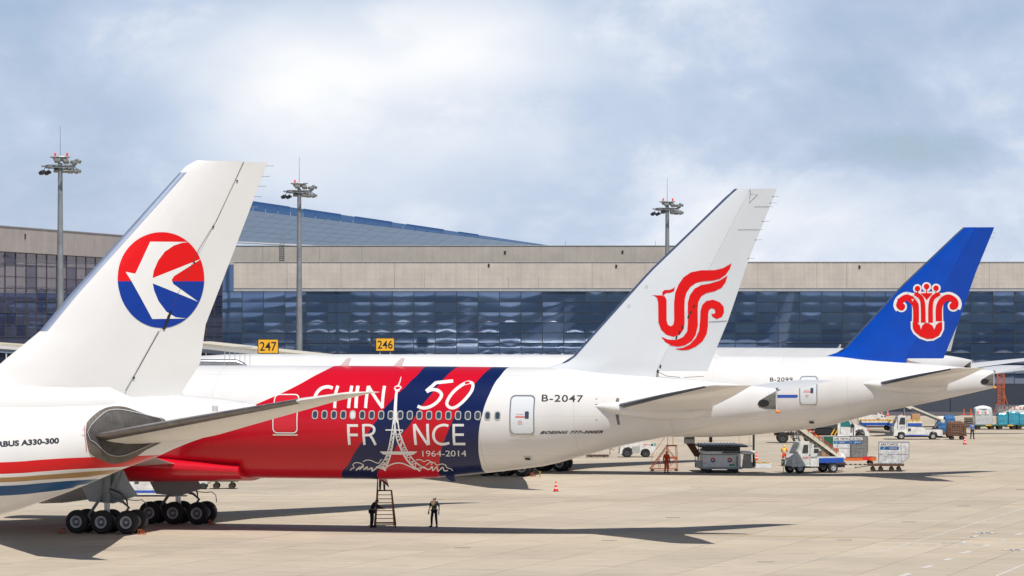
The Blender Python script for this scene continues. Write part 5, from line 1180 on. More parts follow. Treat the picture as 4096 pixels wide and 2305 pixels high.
cone(3527, 1664, 'leftmost of two tiny orange cones at the service road', .6, M['redb']); cone(3551, 1665, 'rightmost of two tiny orange cones at the service road', .8, M['redb'])
for px, top, lb in ((3855,1636,'leftmost of two red and yellow striped marker posts near the terminal wall'),(3883,1636,'rightmost of two red and yellow striped marker posts near the terminal wall')):
    g = G(px, 1660); r = empty('marker_post', tuple(g), 0, lb, 'marker post', 'striped marker posts'); MB().lathe([(.28,0),(.24,.08),(.1,.12)],n=12).build('base', M['redb'], r)
    for k in range(5): MB().lathe([(.085,.12+k*.14),(.085,.26+k*.14),(0,.26+k*.14)],n=10).build('band', (M['redb'],M['yellow'])[k % 2], r)
def chock(parent_xy, rz, label):
    r = empty('wheel_chock', (parent_xy[0],parent_xy[1],gz(parent_xy[1])), rz, label, 'wheel chock', 'red wheel chocks'); mb = MB()
    for y in (-.2,.2):
        for a,b in (((0,0),(.34,0)),((0,0),(.30,.25)),((.34,0),(.30,.25))): mb.bar((a[0],y,a[1]+.03),(b[0],y,b[1]+.03),.03)
    for x,z in ((0,.03),(.30,.28),(.34,.03)): mb.bar((x,-.2,z),(x,.2,z),.03)
    mb.build('frame', M['orange'], r)
for fr,nm in ((FR2,'second'),(FR3,'third')):
    for lat,w_ in ((-6.19,'near'),(4.8,'far')):
        p = fr.o+fr.aft*2.52+fr.stb*lat; chock((p.x,p.y), -fr.yaw+math.pi, f'red chock behind the {w_} bogie of the {nm} airliner')
p = FR2.o-FR2.aft*2.62+FR2.stb*-6.19; chock((p.x,p.y), -FR2.yaw, 'red chock in front of the near bogie of the second airliner')

def wheel(parent, x, y, r=.35, w=.24, m=None, side=-1):
    key = ('v',r,w,m)
    if key not in _whl:
        mb = MB(); h = w/2; mb.lathe([(r*.55,-h),(r*.9,-h),(r,-h*.6),(r,h*.6),(r*.9,h),(r*.55,h)],axis='y',n=22); ty = mb.mesh('wheel', M['black'], smooth=40)
        mb = MB(); mb.lathe([(0,-h*.75),(r*.15,-h*.8),(r*.2,-h*.5),(r*.45,-h*.5),(r*.54,-h*.95),(r*.57,-h*.95),(r*.57,h*.9),(0,h*.8)],axis='y',n=22)
        for k in range(6): a = 2*math.pi*k/6; mb.obox((math.cos(a)*r*.34,-h*.56,math.sin(a)*r*.34),(r*.12,.03,r*.13),(0,-a,0),m=1)
        _whl[key] = (ty, mb.mesh('rim', [m or M['rim'], M['blackp']], smooth=30))
    o = link('wheel', _whl[key][0], parent, (x,y,r)); link('rim', _whl[key][1], o)
    if side == 1: o.rotation_euler = (0,0,math.pi)
    return o
def place(name, px, feet, rz, label, cat, group=None):
    return empty(name, tuple(G(px, feet)), rz, label, cat, group)

def steps(px, feet, rz, label, Hh=2.05, run=1.15, W0=.95, W1=.62, plat=.75, rail=True, O=None):
    r = place('service_steps', px, feet, rz, label, 'steps', 'orange rolling service steps'); O = O or M['orange']
    yw = lambda t: (W0+(W1-W0)*t)/2
    f = MB()
    for s_ in (-1,1):
        f.bar((0,s_*yw(0),.18),(run,s_*yw(1),Hh),.055); f.bar((0,s_*yw(0),.18),(run+plat,s_*yw(0)*.98,.18),.055)
        f.bar((run,s_*yw(1),Hh),(run+plat,s_*yw(1),Hh),.05); f.bar((run+plat,s_*yw(1),Hh),(run+plat+.06,s_*yw(0)*.98,.18),.05); f.bar((run+.02,s_*yw(1),Hh),(run+.0,s_*yw(0)*.98,.18),.05)
        f.bar((run,s_*yw(.9),Hh*.9),(run+plat,s_*yw(.4),Hh*.45),.035); f.bar((run+plat,s_*yw(.4),Hh*.5),(run,s_*yw(.1),.2),.035); f.bar((run*.5,s_*yw(.5),Hh*.5),(run*.55,s_*yw(.05),.2),.035)
    f.bar((run+plat,-yw(0),.18),(run+plat,yw(0),.18),.05); f.bar((0,-yw(0),.18),(0,yw(0),.18),.05)
    f.build('frame', O, r)
    for k in range(8):
        t = (k+.6)/8.4; MB().box(run*t-.11,run*t+.08,-yw(t)+.03,yw(t)-.03,.18+(Hh-.18)*t-.02,.18+(Hh-.18)*t+.015).build('step', O, r)
    MB().box(run-.04,run+plat+.04,-yw(1)-.03,yw(1)+.03,Hh+.03,Hh+.075).build('platform', M['rust'], r)
    MB().box(run+.05,run+plat+.0,-yw(.55)-.012,-yw(.55)+.012,Hh*.5,Hh*.58).build('side_board', O, r)
    if rail:
        for s_ in ((-1,1) if rail == 2 else (1,)):
            h = MB(); h.bar((run+.08,s_*yw(1),Hh),(run+.08,s_*yw(1),Hh+1.0),.04); h.bar((run+plat*.7,s_*yw(1),Hh),(run+plat*.7,s_*yw(1),Hh+1.0),.04); h.bar((run*.12,s_*yw(.1),.45),(run*.12,s_*yw(.1),1.25),.035); h.bar((run*.12,s_*yw(.1),1.25),(run+.08,s_*yw(1),Hh+1.0),.035); h.bar((run+.08,s_*yw(1),Hh+1),(run+plat*.7,s_*yw(1),Hh+1),.035)
            h.build('handrail', O, r)
    for x in (.15,run+plat):
        for s_ in (-1,1): MB().lathe([(0,-.03),(.085,-.03),(.09,0),(.085,.03),(0,.03)],(x,s_*yw(0)*.98,.09),'y',14).build('castor', M['black'], r)
    return r
steps(1543, 2112, R(95), 'orange rolling steps under the red banner with a person on top', 2.03, .95, 1.15, .80, .75, 1, mat('shaded_orange_steel',(.26,.085,.03),.6,var=.2))  # browned copy of the orange steel: the fuselage's shade is put into its colour
steps(2602, 1885, R(6), 'orange rolling steps with handrails beside the cargo loader', 2.0, 1.35, .8, .7, .72, 1)

# ------------------------------------------------------------------ vehicles; local x to the picture's right, y away from it
def plate(root, x0, x1, z0, z1, y, name='number_plate'): return MB().box(x0,x1,y-.012,y,z0,z1).build(name, M['plate'], root)
def belt_loader_truck(px, feet, rz, label, stripe=None, belt=True, group='white belt loader trucks', writing=None):
    r = place('belt_loader', px, feet, rz, label, 'belt loader', group); W = M['vwhite']; w = .95
    # body seen from its side, cab at the left
    b = MB(); b.prism([(.0,.42),(.35,.42),(.42,.72),(.75,.88),(1.1,.72),(1.2,.42),(3.6,.42),(3.75,.75),(4.05,.88),(4.4,.75),(4.55,.42),(5.0,.42),(5.05,.95),(4.9,1.05),(3.3,1.08),(3.2,1.28),(1.45,1.3),(1.4,1.12),(0,1.12)], -w, w); b.build('body', W, r, bevel=.03)
    c = MB(); c.prism([(-.02,1.0),(1.4,1.0),(1.42,2.35),(1.3,2.48),(.62,2.5),(.42,2.36),(.05,1.5)], -w+.03, w-.03); cab = c.build('cab', W, r, bevel=.03)
    for y in (-w+.02, w-.02):
        s_ = -1 if y < 0 else 1; g = MB(); g.prism([(.52,1.58),(1.16,1.58),(1.16,2.26),(.68,2.28)], y, y+s_*.025); g.build('side_window', M['glass'], cab)
        e = MB(); e.prism([(.36,1.08),(.4,1.06),(.4,2.34),(.36,2.34)], y, y+s_*.016); e.prism([(1.28,1.06),(1.31,1.06),(1.31,2.38),(1.28,2.38)], y, y+s_*.016); e.build('door_gap', M['dgrey'], cab)
    g = MB(); g.add([(.0,-.75,1.55),(.0,.75,1.55),(.37,.7,2.33),(.37,-.7,2.33)],[(0,1,2,3)]); g.v = [(x-.06,y,z) for x,y,z in g.v]; g.build('windscreen', M['glass'], cab)
    MB().box(-.75,.0,-w,w,.52,.75).build('front_bumper', M['dgrey'], r, bevel=.02); MB().box(-.22,.02,-w+.05,w-.05,.76,1.35).build('grille_box', M['grey'], r, bevel=.02)
    for y in (-.6,.6): MB().lathe([(0,-.03),(.1,-.03),(.11,0)],(-.23,y,1.0),'x',14).build('headlight', M['silver'], r)
    MB().box(1.6,3.1,-w-.012,-w+.005,.55,1.2).build('locker_door', M['vwhite'], r); MB().box(1.45,1.75,-w-.02,-w-.013,.86,1.16).build('vent', M['dgrey'], r)
    if stripe: MB().box(1.25,3.55,-w+.004,w-.004,.13,.415).build('side_skirt', W, r); MB().box(1.25,3.55,-w-.02,-w-.002,.27,.43).build('blue_stripe', stripe, r)
    else: MB().box(1.22,3.58,-w-.016,-w+.002,.40,.50).build('sill_stripe', M['blue'], r)
    MB().box(.2,4.9,-.7,.7,.25,.43).build('chassis', M['blackp'], r)
    for x in (.78,4.05):
        for s_ in (-1,1): wheel(r, x, s_*(w-.08), .37, .22, side=s_)
    MB().lathe([(0,0),(.09,0),(.08,.12),(0,.14)],(.9,0,2.5),n=12).build('beacon', M['amber'], r)
    if writing: text_plate('door_lettering', writing, r, .62,1.14,1.22,1.36,-w+.002-.02, M['lblue'])
    if belt:
        a, b_ = Vector((.0,.25,4.05)), Vector((5.3,.25,1.85)); f = MB()
        for y in (-.55,.55): f.bar(a+Vector((0,y,0)), b_+Vector((0,y,0)), .09, .34)
        bt = f.build('belt_frame', M['cream'], r); MB().bar(a+Vector((.05,0,.1)), b_+Vector((-.05,0,.1)), .98, .06).build('belt', M['black'], bt)
        f = MB()
        for t_,x in ((.22,1.1),(.9,4.3)):
            for y in (-.45,.45): MB().bar(a.lerp(b_,t_)+Vector((0,y,0)), (x,.25+y,1.2), .09).build('belt_arm', M['grey'], r)
        f = MB(); f.bar(a.lerp(b_,.35)+Vector((0,-.62,-.12)), a.lerp(b_,.92)+Vector((0,-.62,-.12)), .06, .2); f.build('belt_guard', M['dgrey'], r)
    return r
belt_loader_truck(3572, 1758, 0, 'white belt loader truck raising its conveyor to the tail of the third airliner', writing='SIAS')
belt_loader_truck(474-18, 1985, R(2), 'white truck with a blue stripe parked behind the main wheels of the second airliner', stripe=M['blue'], belt=False, group='white belt loader trucks')

def small_loader():
    r = place('belt_loader', 3172, 1893, R(24), 'small white belt loader with wire-mesh windscreen, its conveyor up to the third airliner', 'belt loader', 'white belt loader trucks'); W = M['vwhite']
    # x to the rear, y away; cab stands on the near-right of the nose
    MB().box(-.15,4.2,-.75,.75,.42,.66).build('chassis', M['blackp'], r)
    b = MB(); b.box(-.55,.6,-1.15,.02,.50,.98); b.build('front_deck', W, r, bevel=.03, loc=(0,1.05,0)) if False else None
    n = MB(); n.prism([(-.5,.55),(1.75,.55),(1.75,1.15),(-.5,1.1)], -.95,.95); n.build('body', W, r, bevel=.04)
    c = MB(); c.prism([(-.62,.58),(1.0,.58),(1.02,2.36),(.85,2.48),(.2,2.46),(-.25,1.62),(-.55,1.25)], -1.02, .15); cab = c.build('cab', W, r, bevel=.05)
    g = MB(); A = [(-.21,-.9,1.66),(-.21,.03,1.66),(.16,.03,2.36),(.16,-.9,2.36)]; A = [(x-.07,y,z+.02) for x,y,z in A]; g.add(A,[(0,1,2,3)]); g.build('windscreen', M['glass'], cab)
    g = MB(); 
    for k in range(7): y = -.9+k*.155; g.bar((-.30,y,1.66),(.07,y,2.40),.02)
    for k in range(4): t_ = k/3; g.bar((-.30+.37*t_,-.9,1.66+.74*t_),(-.30+.37*t_,.03,1.66+.74*t_),.02)
    g.build('wire_mesh', M['lgrey'], cab)
    g = MB(); g.prism([(.25,1.6),(.78,1.6),(.78,2.25),(.4,2.25)], -1.045,-1.02); g.build('side_window', M['glass'], cab); MB().box(.92,.94,-1.035,-1.02,.7,2.35).build('door_gap', M['dgrey'], cab)
    MB().box(.84,.96,-1.06,-1.02,1.42,1.46).build('door_handle', M['blackp'], cab)
    for y in (-.55,.75): MB().lathe([(0,-.02),(.2,-.02),(.22,.03)],(-.56 if y < 0 else -.51,y,.82),'x',16).build('headlight', M['dgrey'], r); MB().lathe([(0,-.04),(.1,-.04),(.1,.0)],(-.57 if y < 0 else -.52,y,.82),'x',12).build('lamp_glass', M['silver'], r)
    MB().box(-.53,-.505,.18,.52,.68,.94).build('number_plate', M['plate'], r); MB().box(-.54,-.5,.86,.94,.7,.9).build('side_marker', M['amber'], r)
    text_plate('door_lettering', '东方航空', cab, .3,.85,1.15,1.32,-1.045, M['redb'])
    MB().box(1.8,4.0,-.97,.97,.78,1.18).build('rear_deck', M['blue'], r, bevel=.03); MB().box(1.7,4.05,-.93,.93,1.185,1.26).build('deck_edge', M['vwhite'], r)
    MB().box(.2,1.6,.25,.85,1.12,1.4).build('motor_cover', M['blackp'], r)
    for x in (.15,3.1):
        for s_ in (-1,1): wheel(r, x, s_*.82, .42, .26, side=s_)
    for x,y in ((-.4,.85),(-.4,-.85),(3.9,-.85)): MB().tube([(x,y,0),(x,y,.5)],.03,6).build('support_leg', M['lgrey'], r)
    a, b_ = Vector((-.4,.35,4.15)), Vector((4.15,.35,1.25)); f = MB(); f.bar(a+Vector((0,-.5,0)), b_+Vector((0,-.5,0)), .08,.36); f.bar(a+Vector((0,.5,0)), b_+Vector((0,.5,0)), .08,.36); bt = f.build('belt_frame', M['cream'], r)
    MB().bar(a+Vector((0,0,.06)), b_+Vector((0,0,.06)), .9,.05).build('belt', M['black'], bt)
    f = MB(); n_ = 14
    for k in range(n_): q_ = a.lerp(b_,(k+.5)/n_); f.bar(q_+Vector((0,-.46,-.1)), q_+Vector((0,.46,-.1)),.06)
    f.build('belt_rollers', M['grey'], bt)
    f = MB()
    for y in (-.62,): 
        f.bar(a+Vector((.1,y,.42)), b_+Vector((-.3,y,.42)),.05)
        for k in range(9): q_ = a.lerp(b_,.03+k*.11); f.bar(q_+Vector((0,y,.1)), q_+Vector((0,y,.42)),.04)
    f.build('belt_handrail', M['red'], r)
    for y in (-.1,.8): MB().bar((.0,y,3.85),(1.2,y,1.1),.09).build('belt_arm', M['grey'], r); MB().bar((-.1,y,3.4),(.75,y,2.1),.06).build('belt_arm', M['grey'], r)
    MB().bar((.5,-.1,2.7),(.5,.8,2.7),.08).build('arm_brace', M['grey'], r)
small_loader()

def tow_tractor():
    r = place('tow_tractor', 2478, 1829, R(3), 'white baggage tow tractor with red lettering behind the tail of the second airliner', 'tow tractor', 'tow tractors'); W = M['vwhite']; w = .8
    b = MB(); b.prism([(-.05,.32),(.15,.3),(.2,.62),(.38,.86),(.75,.93),(1.05,.78),(1.15,.3),(1.78,.3),(1.85,.58),(2.0,.74),(2.3,.78),(2.55,.62),(2.65,.34),(3.1,.36),(3.18,.6),(3.1,1.15),(2.9,1.26),(1.75,1.42),(1.6,1.5),(1.0,1.35),(.15,.98),(0,.9)], -w, w); b.build('body', W, r, bevel=.03)
    c = MB(); c.prism([(.85,1.0),(1.68,1.0),(1.68,1.95),(1.2,1.98),(1.1,1.6)], -w+.04, w-.04); cab = c.build('cab', W, r, bevel=.03)
    for y,s_ in ((-w+.035,-1),(w-.035,1)): g = MB(); g.prism([(1.15,1.22),(1.4,1.18),(1.5,1.3),(1.5,1.85),(1.25,1.85)], y, y+s_*.02); g.build('side_window', M['glass'], cab)
    MB().box(1.05,1.75,-w-.012,-w+.003,.38,.98).build('door_panel', mat('grimy_panel',(.38,.38,.35),.6,var=.3,vscale=6), r)
    text_plate('side_lettering', '洗舱组直方案', r, 1.98,2.62,1.06,1.20,-w-.005, M['redb'])
    MB().box(3.0,3.16,-.82,-.60,1.02,1.24).build('headlight', M['sky_l'] if False else mat('teal_lens',(.10,.35,.30),.2), r); MB().box(3.1,3.2,-.7,.7,.66,.8).build('grille', M['blackp'], r)
    MB().box(2.72,2.94,-w-.01,-w+.003,1.02,1.2).build('mirror_box', M['dgrey'], r)
    for x,q_ in ((.62,.46),(2.28,.40)):
        for s_ in (-1,1): wheel(r, x, s_*(w-.12), q_, .28, M['dgrey'], side=s_)
tow_tractor()
def cab_tractor():
    r = place('tow_tractor', 3243, 1856, 0, 'white tow tractor cab with orange roof beacon, between the conveyor and the silver containers', 'tow tractor', 'tow tractors'); W = M['vwhite']
    b = MB(); b.prism([(-.1,.35),(2.6,.35),(2.5,.9),(1.5,1.15),(1.3,1.3),(0,1.3),(-.15,1.1)], -.8,.8); b.build('body', W, r, bevel=.04)
    c = MB(); c.prism([(0,1.1),(1.25,1.1),(1.2,2.2),(.2,2.2),(.05,1.6)], -.75,.75); cab = c.build('cab', W, r, bevel=.04); MB().box(.12,1.25,-.78,.78,2.22,2.3).build('roof', mat('tan_roof',(.45,.26,.10),.6), r, bevel=.02)
    g = MB(); g.prism([(.2,1.42),(.8,1.42),(.82,2.05),(.3,2.05)], -.775,-.75); g.build('side_window', M['glass'], cab); g = MB(); g.prism([(.2,.95),(.55,.95),(.62,1.28),(.22,1.28)], -.82,-.8); g.build('lower_window', M['glass'], r)
    o = MB(); o.lathe([(0,0),(.11,0),(.11,.01)],(1.02,-.77,1.75),'y',16); o.build('emblem', M['decb'], cab)
    MB().lathe([(0,0),(.1,0),(.08,.12),(0,.13)],(.45,0,2.3),n=12).build('beacon', M['amber'], r)
    for x in (.45,2.0):
        for s_ in (-1,1): wheel(r, x, s_*.7, .36, .24, side=s_)
cab_tractor()

def uld(px, feet, z, rz, label, code, d=None, wide=1.5, over=.5, right=True, dark=False, code_col=None, w=2.0, h=1.62):
    g = G(px, feet); r = empty('cargo_container', (g.x, g.y, g.z+z), rz, label, 'cargo container', 'silver air cargo containers')
    # x from 0: base length, overhang slope on the right
    P_ = [(0,0),(w-over,0),(w,.5),(w,h),(0,h)] if right else [(0,0),(w,0),(w,h),(0,h)]
    m = MB(); m.prism(P_, 0, wide); m.build('shell', M['alud'] if dark else M['alu'], r, bevel=.015)
    f = MB()
    for a,b in zip(P_, P_[1:]+P_[:1]): f.bar((a[0],-.008,a[1]),(b[0],-.008,b[1]),.035); 
    f.bar((w-over if right else w*.5,-.01,0),(w-over if right else w*.5,-.01,h),.022); f.bar((0,-.01,h*.43),(w,-.01,h*.43),.018); f.build('edge_frame', M['grey'], r)
    MB().box(.10,w*.68 if right else w*.94,-.02,-.012,h*.81,h*.955).build('code_label', M['decw'], r); text_plate('code_lettering', code, r, .15, w*.64 if right else w*.9, h*.83, h*.93, -.024, M['deck'], .03)
    MB().box(.12,w*.66 if right else w*.92,-.02,-.012,h*.64,h*.77).build('airline_label', M['lblue'], r)
    t_ = MB(); t_.prism([(.3,h*.655),(.42,h*.655),(.52,h*.76),(.42,h*.76)], -.026,-.0205); t_.build('tail_mark', M['sky_l'], r); text_plate('airline_lettering', '中国南方航空', r, w*.34, w*.60, h*.68, h*.735, -.024, M['decw'])
    if h > 1 and not dark: MB().box(.3,.68,-.018,-.012,h*.34,h*.5).build('paper_label', M['silver'], r)
    return r
zd = .52
uld(3293, 1861, .68, 0, 'silver container coded AKE 74074CZ with a green curtain beside it', 'AKE 74074CZ', right=False, w=2.35, h=1.72, wide=1.5)
o = [x for x in COL.objects if x.get('label','').startswith('silver container coded AKE 74074CZ')][0]
MB().box(.05,.82,-.03,-.012,.03,1.66).build('green_curtain', M['green'], o); 
for n_ in ('code_label','code_lettering','airline_label','tail_mark','airline_lettering'):
    for c_ in list(o.children):
        if c_.name.split('.')[0] == n_:
            for v in c_.data.vertices: v.co.x = .86+(v.co.x-.12)*.72
uld(3401, 1861, .68, 0, 'dented container coded AKE 72323CZ, right one of the two on the red dolly', 'AKE 72323CZ', w=1.48, over=.12, h=1.72, dark=True)
uld(3515, 1885, .62, R(-4), 'dented container coded AKE 71247CZ alone on a rusty dolly', 'AKE 71247CZ', w=2.4, over=.62, h=1.72)

def dolly(px, feet, rz, label, L_, W_, z, mt, wr=.2, nw=4, group='cargo dollies', cat='cargo dolly', rollers=True, bar=True):
    r = place('cargo_dolly', px, feet, rz, label, cat, group); f = MB(); f.box(0,L_,0,.09,z-.16,z); f.box(0,L_,W_-.09,W_,z-.16,z); f.box(0,.09,.09,W_-.09,z-.16,z); f.box(L_-.09,L_,.09,W_-.09,z-.16,z); f.box(L_*.48,L_*.52,.09,W_-.09,z-.14,z-.01); f.build('frame', mt, r, bevel=.01)
    MB().box(.09,L_-.09,.09,W_-.09,z-.07,z-.012).build('deck', M['rust'] if mt is not M['lgrey'] else M['dgrey'], r)
    if rollers:
        m = MB(); n = int(L_/.35)
        for k in range(n): m.tube([((k+.5)*L_/n,.15,z-.02),((k+.5)*L_/n,W_-.15,z-.02)],.035,6)
        tag(m.build('rollers', M['lgrey'], r), kind='stuff')
    for x in ((.45,L_-.45) if nw == 4 else ((L_*.55,) if nw == 2 else (.4,L_*.36,L_*.66,L_-.4))):
        for y in (.12,W_-.12):
            wheel(r, x, y, wr, .12, M['rust'], side=-1 if y < 1 else 1); 
        MB().box(x-.06,x+.06,.1,W_-.1,wr,z-.1).build('axle', M['blackp'], r)
    if bar: m = MB(); m.bar((0,W_/2,.42),(-.9,W_/2,.3),.06); m.bar((-.9,W_/2,.3),(-1.05,W_/2,.3),.1); m.build('tow_bar', M['dgrey'], r)
    return r
dr = dolly(3337, 1861, 0, 'long red and orange dolly under the two silver containers', 3.5, 1.7, .68, M['orange'], .2, 4)
MB().box(0,.95,-.03,-.005,.40,.67).build('side_board', M['red'], dr); MB().box(.96,2.35,-.03,-.005,.36,.60).build('side_board', mat('bright_orange',(.62,.13,.02),.5,var=.2), dr); MB().box(2.36,3.0,-.03,-.005,.40,.70).build('side_board', M['red'], dr); MB().box(3.01,3.5,-.03,-.005,.36,.60).build('side_board', mat('bright_orange',(.62,.13,.02),.5,var=.2), dr)
dolly(3472, 1887, R(-4), 'rusty dolly under the lone dented container', 2.85, 1.6, .60, M['rust'], .19, 8)
dolly(3262, 1887, 0, 'flat baggage cart carrying two cartons and a white sack', 2.4, 1.5, .72, M['rust'], .26, 2, cat='baggage cart', rollers=False, bar=False)
def chain():
    g = G(3382, 1885); r = empty('tow_coupling', (g.x, g.y+.7, g.z), 0, 'black and white tow bar linking the flat cart to the rusty dolly', 'tow bar')
    for k in range(9): MB().bar((k*.19,0,.52),(k*.19+.17,0,.52),.06).build('bar_section', (M['blackp'],M['silver'])[k % 2], r)
    MB().bar((0,0,.3),(0,0,.7),.05).build('coupling_pin', M['rust'], r)
chain()
def carton(px, feet, z, w, d_, h, label, lab=False, dy=0):
    g = G(px, feet); r = empty('carton', (g.x, g.y+dy, g.z+z), 0, label, 'carton', 'brown cartons on the flat cart'); MB().box(0,w,0,d_,0,h).build('box', M['card'], r, bevel=.012)
    MB().box(0.01,w-.01,-.006,d_*.9,h*.92,h+.006).build('lid_flap', M['card'], r)
    if lab: MB().box(w*.1,w*.42,-.016,-.008,h*.66,h*.94).build('green_label', mat('green_label',(.02,.42,.08),.5), r); MB().box(w*.6,w*.78,-.014,-.008,h*.45,h*.7).build('paper_label', M['decw'], r); MB().box(w*.7,w*.82,-.014,-.008,h*.22,h*.36).build('paper_label', M['decw'], r)
carton(3306, 1884, .725, 1.0, .9, 1.05, 'large brown carton with a green label on the flat cart', True, .15); carton(3287, 1884, .725, .36, .8, .9, 'narrow brown carton at the left end of the flat cart', False, .2)
g = G(3337, 1884); m = MB(); vs = []; n = 18; rr = random.Random(3)
for j in range(9):
    a = math.pi*j/8-math.pi/2
    for i in range(n):
        b = 2*math.pi*i/n; rf = 1+.10*math.sin(5*b+j)+.06*rr.random(); vs.append((.5+.46*math.cos(a)*math.cos(b)*rf, .5+.4*math.cos(a)*math.sin(b)*rf, max(0,.30+.36*math.sin(a)*(1+.05*rr.random()))))
m.add(vs, [(j*n+i, j*n+(i+1)%n, (j+1)*n+(i+1)%n, (j+1)*n+i) for j in range(8) for i in range(n)]); tag(m.build('laundry_sack', M['sack'], None, smooth=True, loc=(g.x,g.y+.1,g.z+.725)), 'bulging white sack tied at the front, beside the cartons on the flat cart', 'sack')

def cargo_loader():
    r = place('cargo_loader', 2808, 1893, R(1.5), 'white cargo loader with two swallow emblems and a raised roller deck under the third airliner', 'cargo loader'); W = mat('loader_white',(.76,.77,.78),.4,coat=.1,var=.12,vscale=2.5)
    MB().box(-.12,3.2,0,6.2,.30,.46).build('bumper', M['lgrey'], r, bevel=.05)
    MB().box(.05,3.05,.05,6.0,.46,1.42).build('body', W, r, bevel=.03)
    for x0,x1 in ((.08,1.5),(1.53,2.62)): 
        dd = MB().box(x0,x1,.015,.048,.50,1.38).build('door_panel', W, r); c_ = x0+(.78 if x0 < 1 else .66)
        MB().lathe([(0,0),(.19,0),(.19,.012)],(c_,-.006,1.02),'y',24).build('emblem_disc', M['decr'], dd); 
        q_ = MB(); q_.prism([(c_+.18*math.cos(a),1.02+.18*math.sin(a)) for a in [math.pi+math.pi*k/12 for k in range(13)]], -.012,-.007); q_.build('emblem_lower', M['decb'], dd)
        q_ = MB(); q_.prism([(c_+.08,1.16),(c_-.14,1.02),(c_+.08,.88),(c_-.02,1.02)], -.02,-.013); q_.prism([(c_+.16,1.08),(c_+.0,1.02),(c_+.16,.95),(c_+.07,1.02)], -.02,-.013); q_.build('emblem_swallow', M['decw'], dd)
    MB().box(2.66,2.86,.02,.045,.5,1.38).build('louvre_panel', M['silver'], r); 
    for k in range(14): MB().box(2.68,2.84,.005,.018,.53+k*.058,.56+k*.058).build('louvre', M['blackp'], r)
    plate(r, 2.15,2.6,.56,.70,.012)
    for x in (.12,2.4): MB().box(x,x+.2,-.0,.012,1.2,1.3).build('lamp', M['silver'], r); MB().box(x,x+.22,-.0,.012,.78,.84).build('marker_lamp', M['amber'], r)
    MB().box(-.5,0,.2,.9,.42,.95).build('step_box', M['lgrey'], r, bevel=.03)
    MB().box(.1,2.9,.1,5.8,1.46,1.72).build('deck_base', W, r, bevel=.02); f = MB()
    for a,b in (((.3,1.72),(2.3,2.02)),((2.5,1.72),(.5,2.02))):
        for y in (.4,5.2): f.bar((a[0],y,a[1]),(b[0],y,b[1]),.12)
    f.build('scissor_lift', M['dgrey'], r)
    MB().box(-.2,3.6,.05,5.9,2.02,2.16).build('platform', M['dgrey'], r, bevel=.02); MB().box(0,1.7,.0,.3,1.80,2.015).build('deck_beam', M['blackp'], r); MB().box(1.75,3.0,-.02,.5,1.73,2.015).build('hydraulic_block', M['blackp'], r, bevel=.03); MB().box(1.6,3.0,-.1,-.03,1.55,1.68).build('walkway_edge', M['dgrey'], r)
    m = MB()
    for k in range(12): m.tube([(.1+k*.26,.3,2.20),(.1+k*.26,5.6,2.20)],.05,6)
    tag(m.build('rollers', M['dsteel'], r), kind='stuff'); MB().box(3.62,4.0,.3,.9,2.04,2.16).build('side_guide', M['lgrey'], r)
    for x in (2.95,3.75): MB().bar((x,.4,2.16),(x,.4,3.3),.05).build('guard_post', M['yellow'], r)
    MB().bar((2.8,.4,3.3),(3.8,.4,3.3),.05).build('guard_rail', M['yellow'], r)
    MB().box(4.02,4.16,.35,.5,.5,4.2).build('mast', M['black'], r); MB().box(4.17,4.26,.35,.5,.5,4.2).build('mast_rail', M['cream'], r)
    MB().box(.62,.86,.6,.9,2.4,4.2).build('mast', M['dgrey'], r)
    MB().box(2.9,4.2,.15,.6,1.46,1.74).build('bridge_arm', W, r, bevel=.04)
    f = MB(); f.prism([(3.15,.35),(3.95,.35),(3.9,1.46),(3.3,1.46)], .3,.45); f.build('outrigger', mat('shaded_panel',(.40,.40,.36),.6,var=.3,vscale=5), r)
    pl = MB(); pl.box(4.0,5.6,.1,.25,.35,.72); pl.build('side_platform', W, r, bevel=.02, rot=(0,0,R(8))); MB().box(4.1,5.5,.3,1.8,.5,.72).build('side_deck', M['lgrey'], r, rot=(0,0,R(8)))
    for k in range(3): MB().box(4.1+k*.5,4.5+k*.5,.1,1.2,.74,.80).build('roller_bar', M['yellow'], r, rot=(0,0,R(8)))
    cb_ = MB(); cb_.box(-1.35,-.55,.2,1.0,2.3,3.1); cb_.build('operator_cab', M['lgrey'], r, bevel=.03); MB().box(-1.3,-.6,.17,.198,2.65,3.05).build('cab_glass', M['glass'], r)
    f = MB()
    for x in (-1.35,-.55): f.bar((x,.2,3.1),(x,.2,4.1),.05)
    f.bar((-1.35,.2,3.6),(-.55,.2,3.6),.04); f.build('cab_frame', M['yellow'], r)
    f = MB(); f.prism([(-1.2,2.3),(-.6,2.3),(-.1,1.5),(-.25,1.25),(-.55,1.3)], .4,.6); f.build('cab_arm', M['rust'], r)
    f = MB(); f.prism([(-.45,4.15),(-.1,4.15),(.12,3.45),(-.02,3.4)], .35,.37); f.build('flag', M['decw'], r)
    for k in range(4): z = 4.1-k*.18; f = MB(); f.prism([(-.42+k*.1,z),(-.36+k*.1,z+.02),(-.02+k*.05,z-.14),(-.04+k*.05,z-.22)], .338,.348); f.build('flag_stripe', M['redb'], r)
    for x in (-.5,-.25,-.05): MB().bar((x,.5,.5),(x,.5,2.3),.05).build('guide_rail', M['rust'], r)
    for x in (.5,2.6):
        for y in (.35,5.2): wheel(r, x, y, .3, .3, M['dgrey'])
cargo_loader()
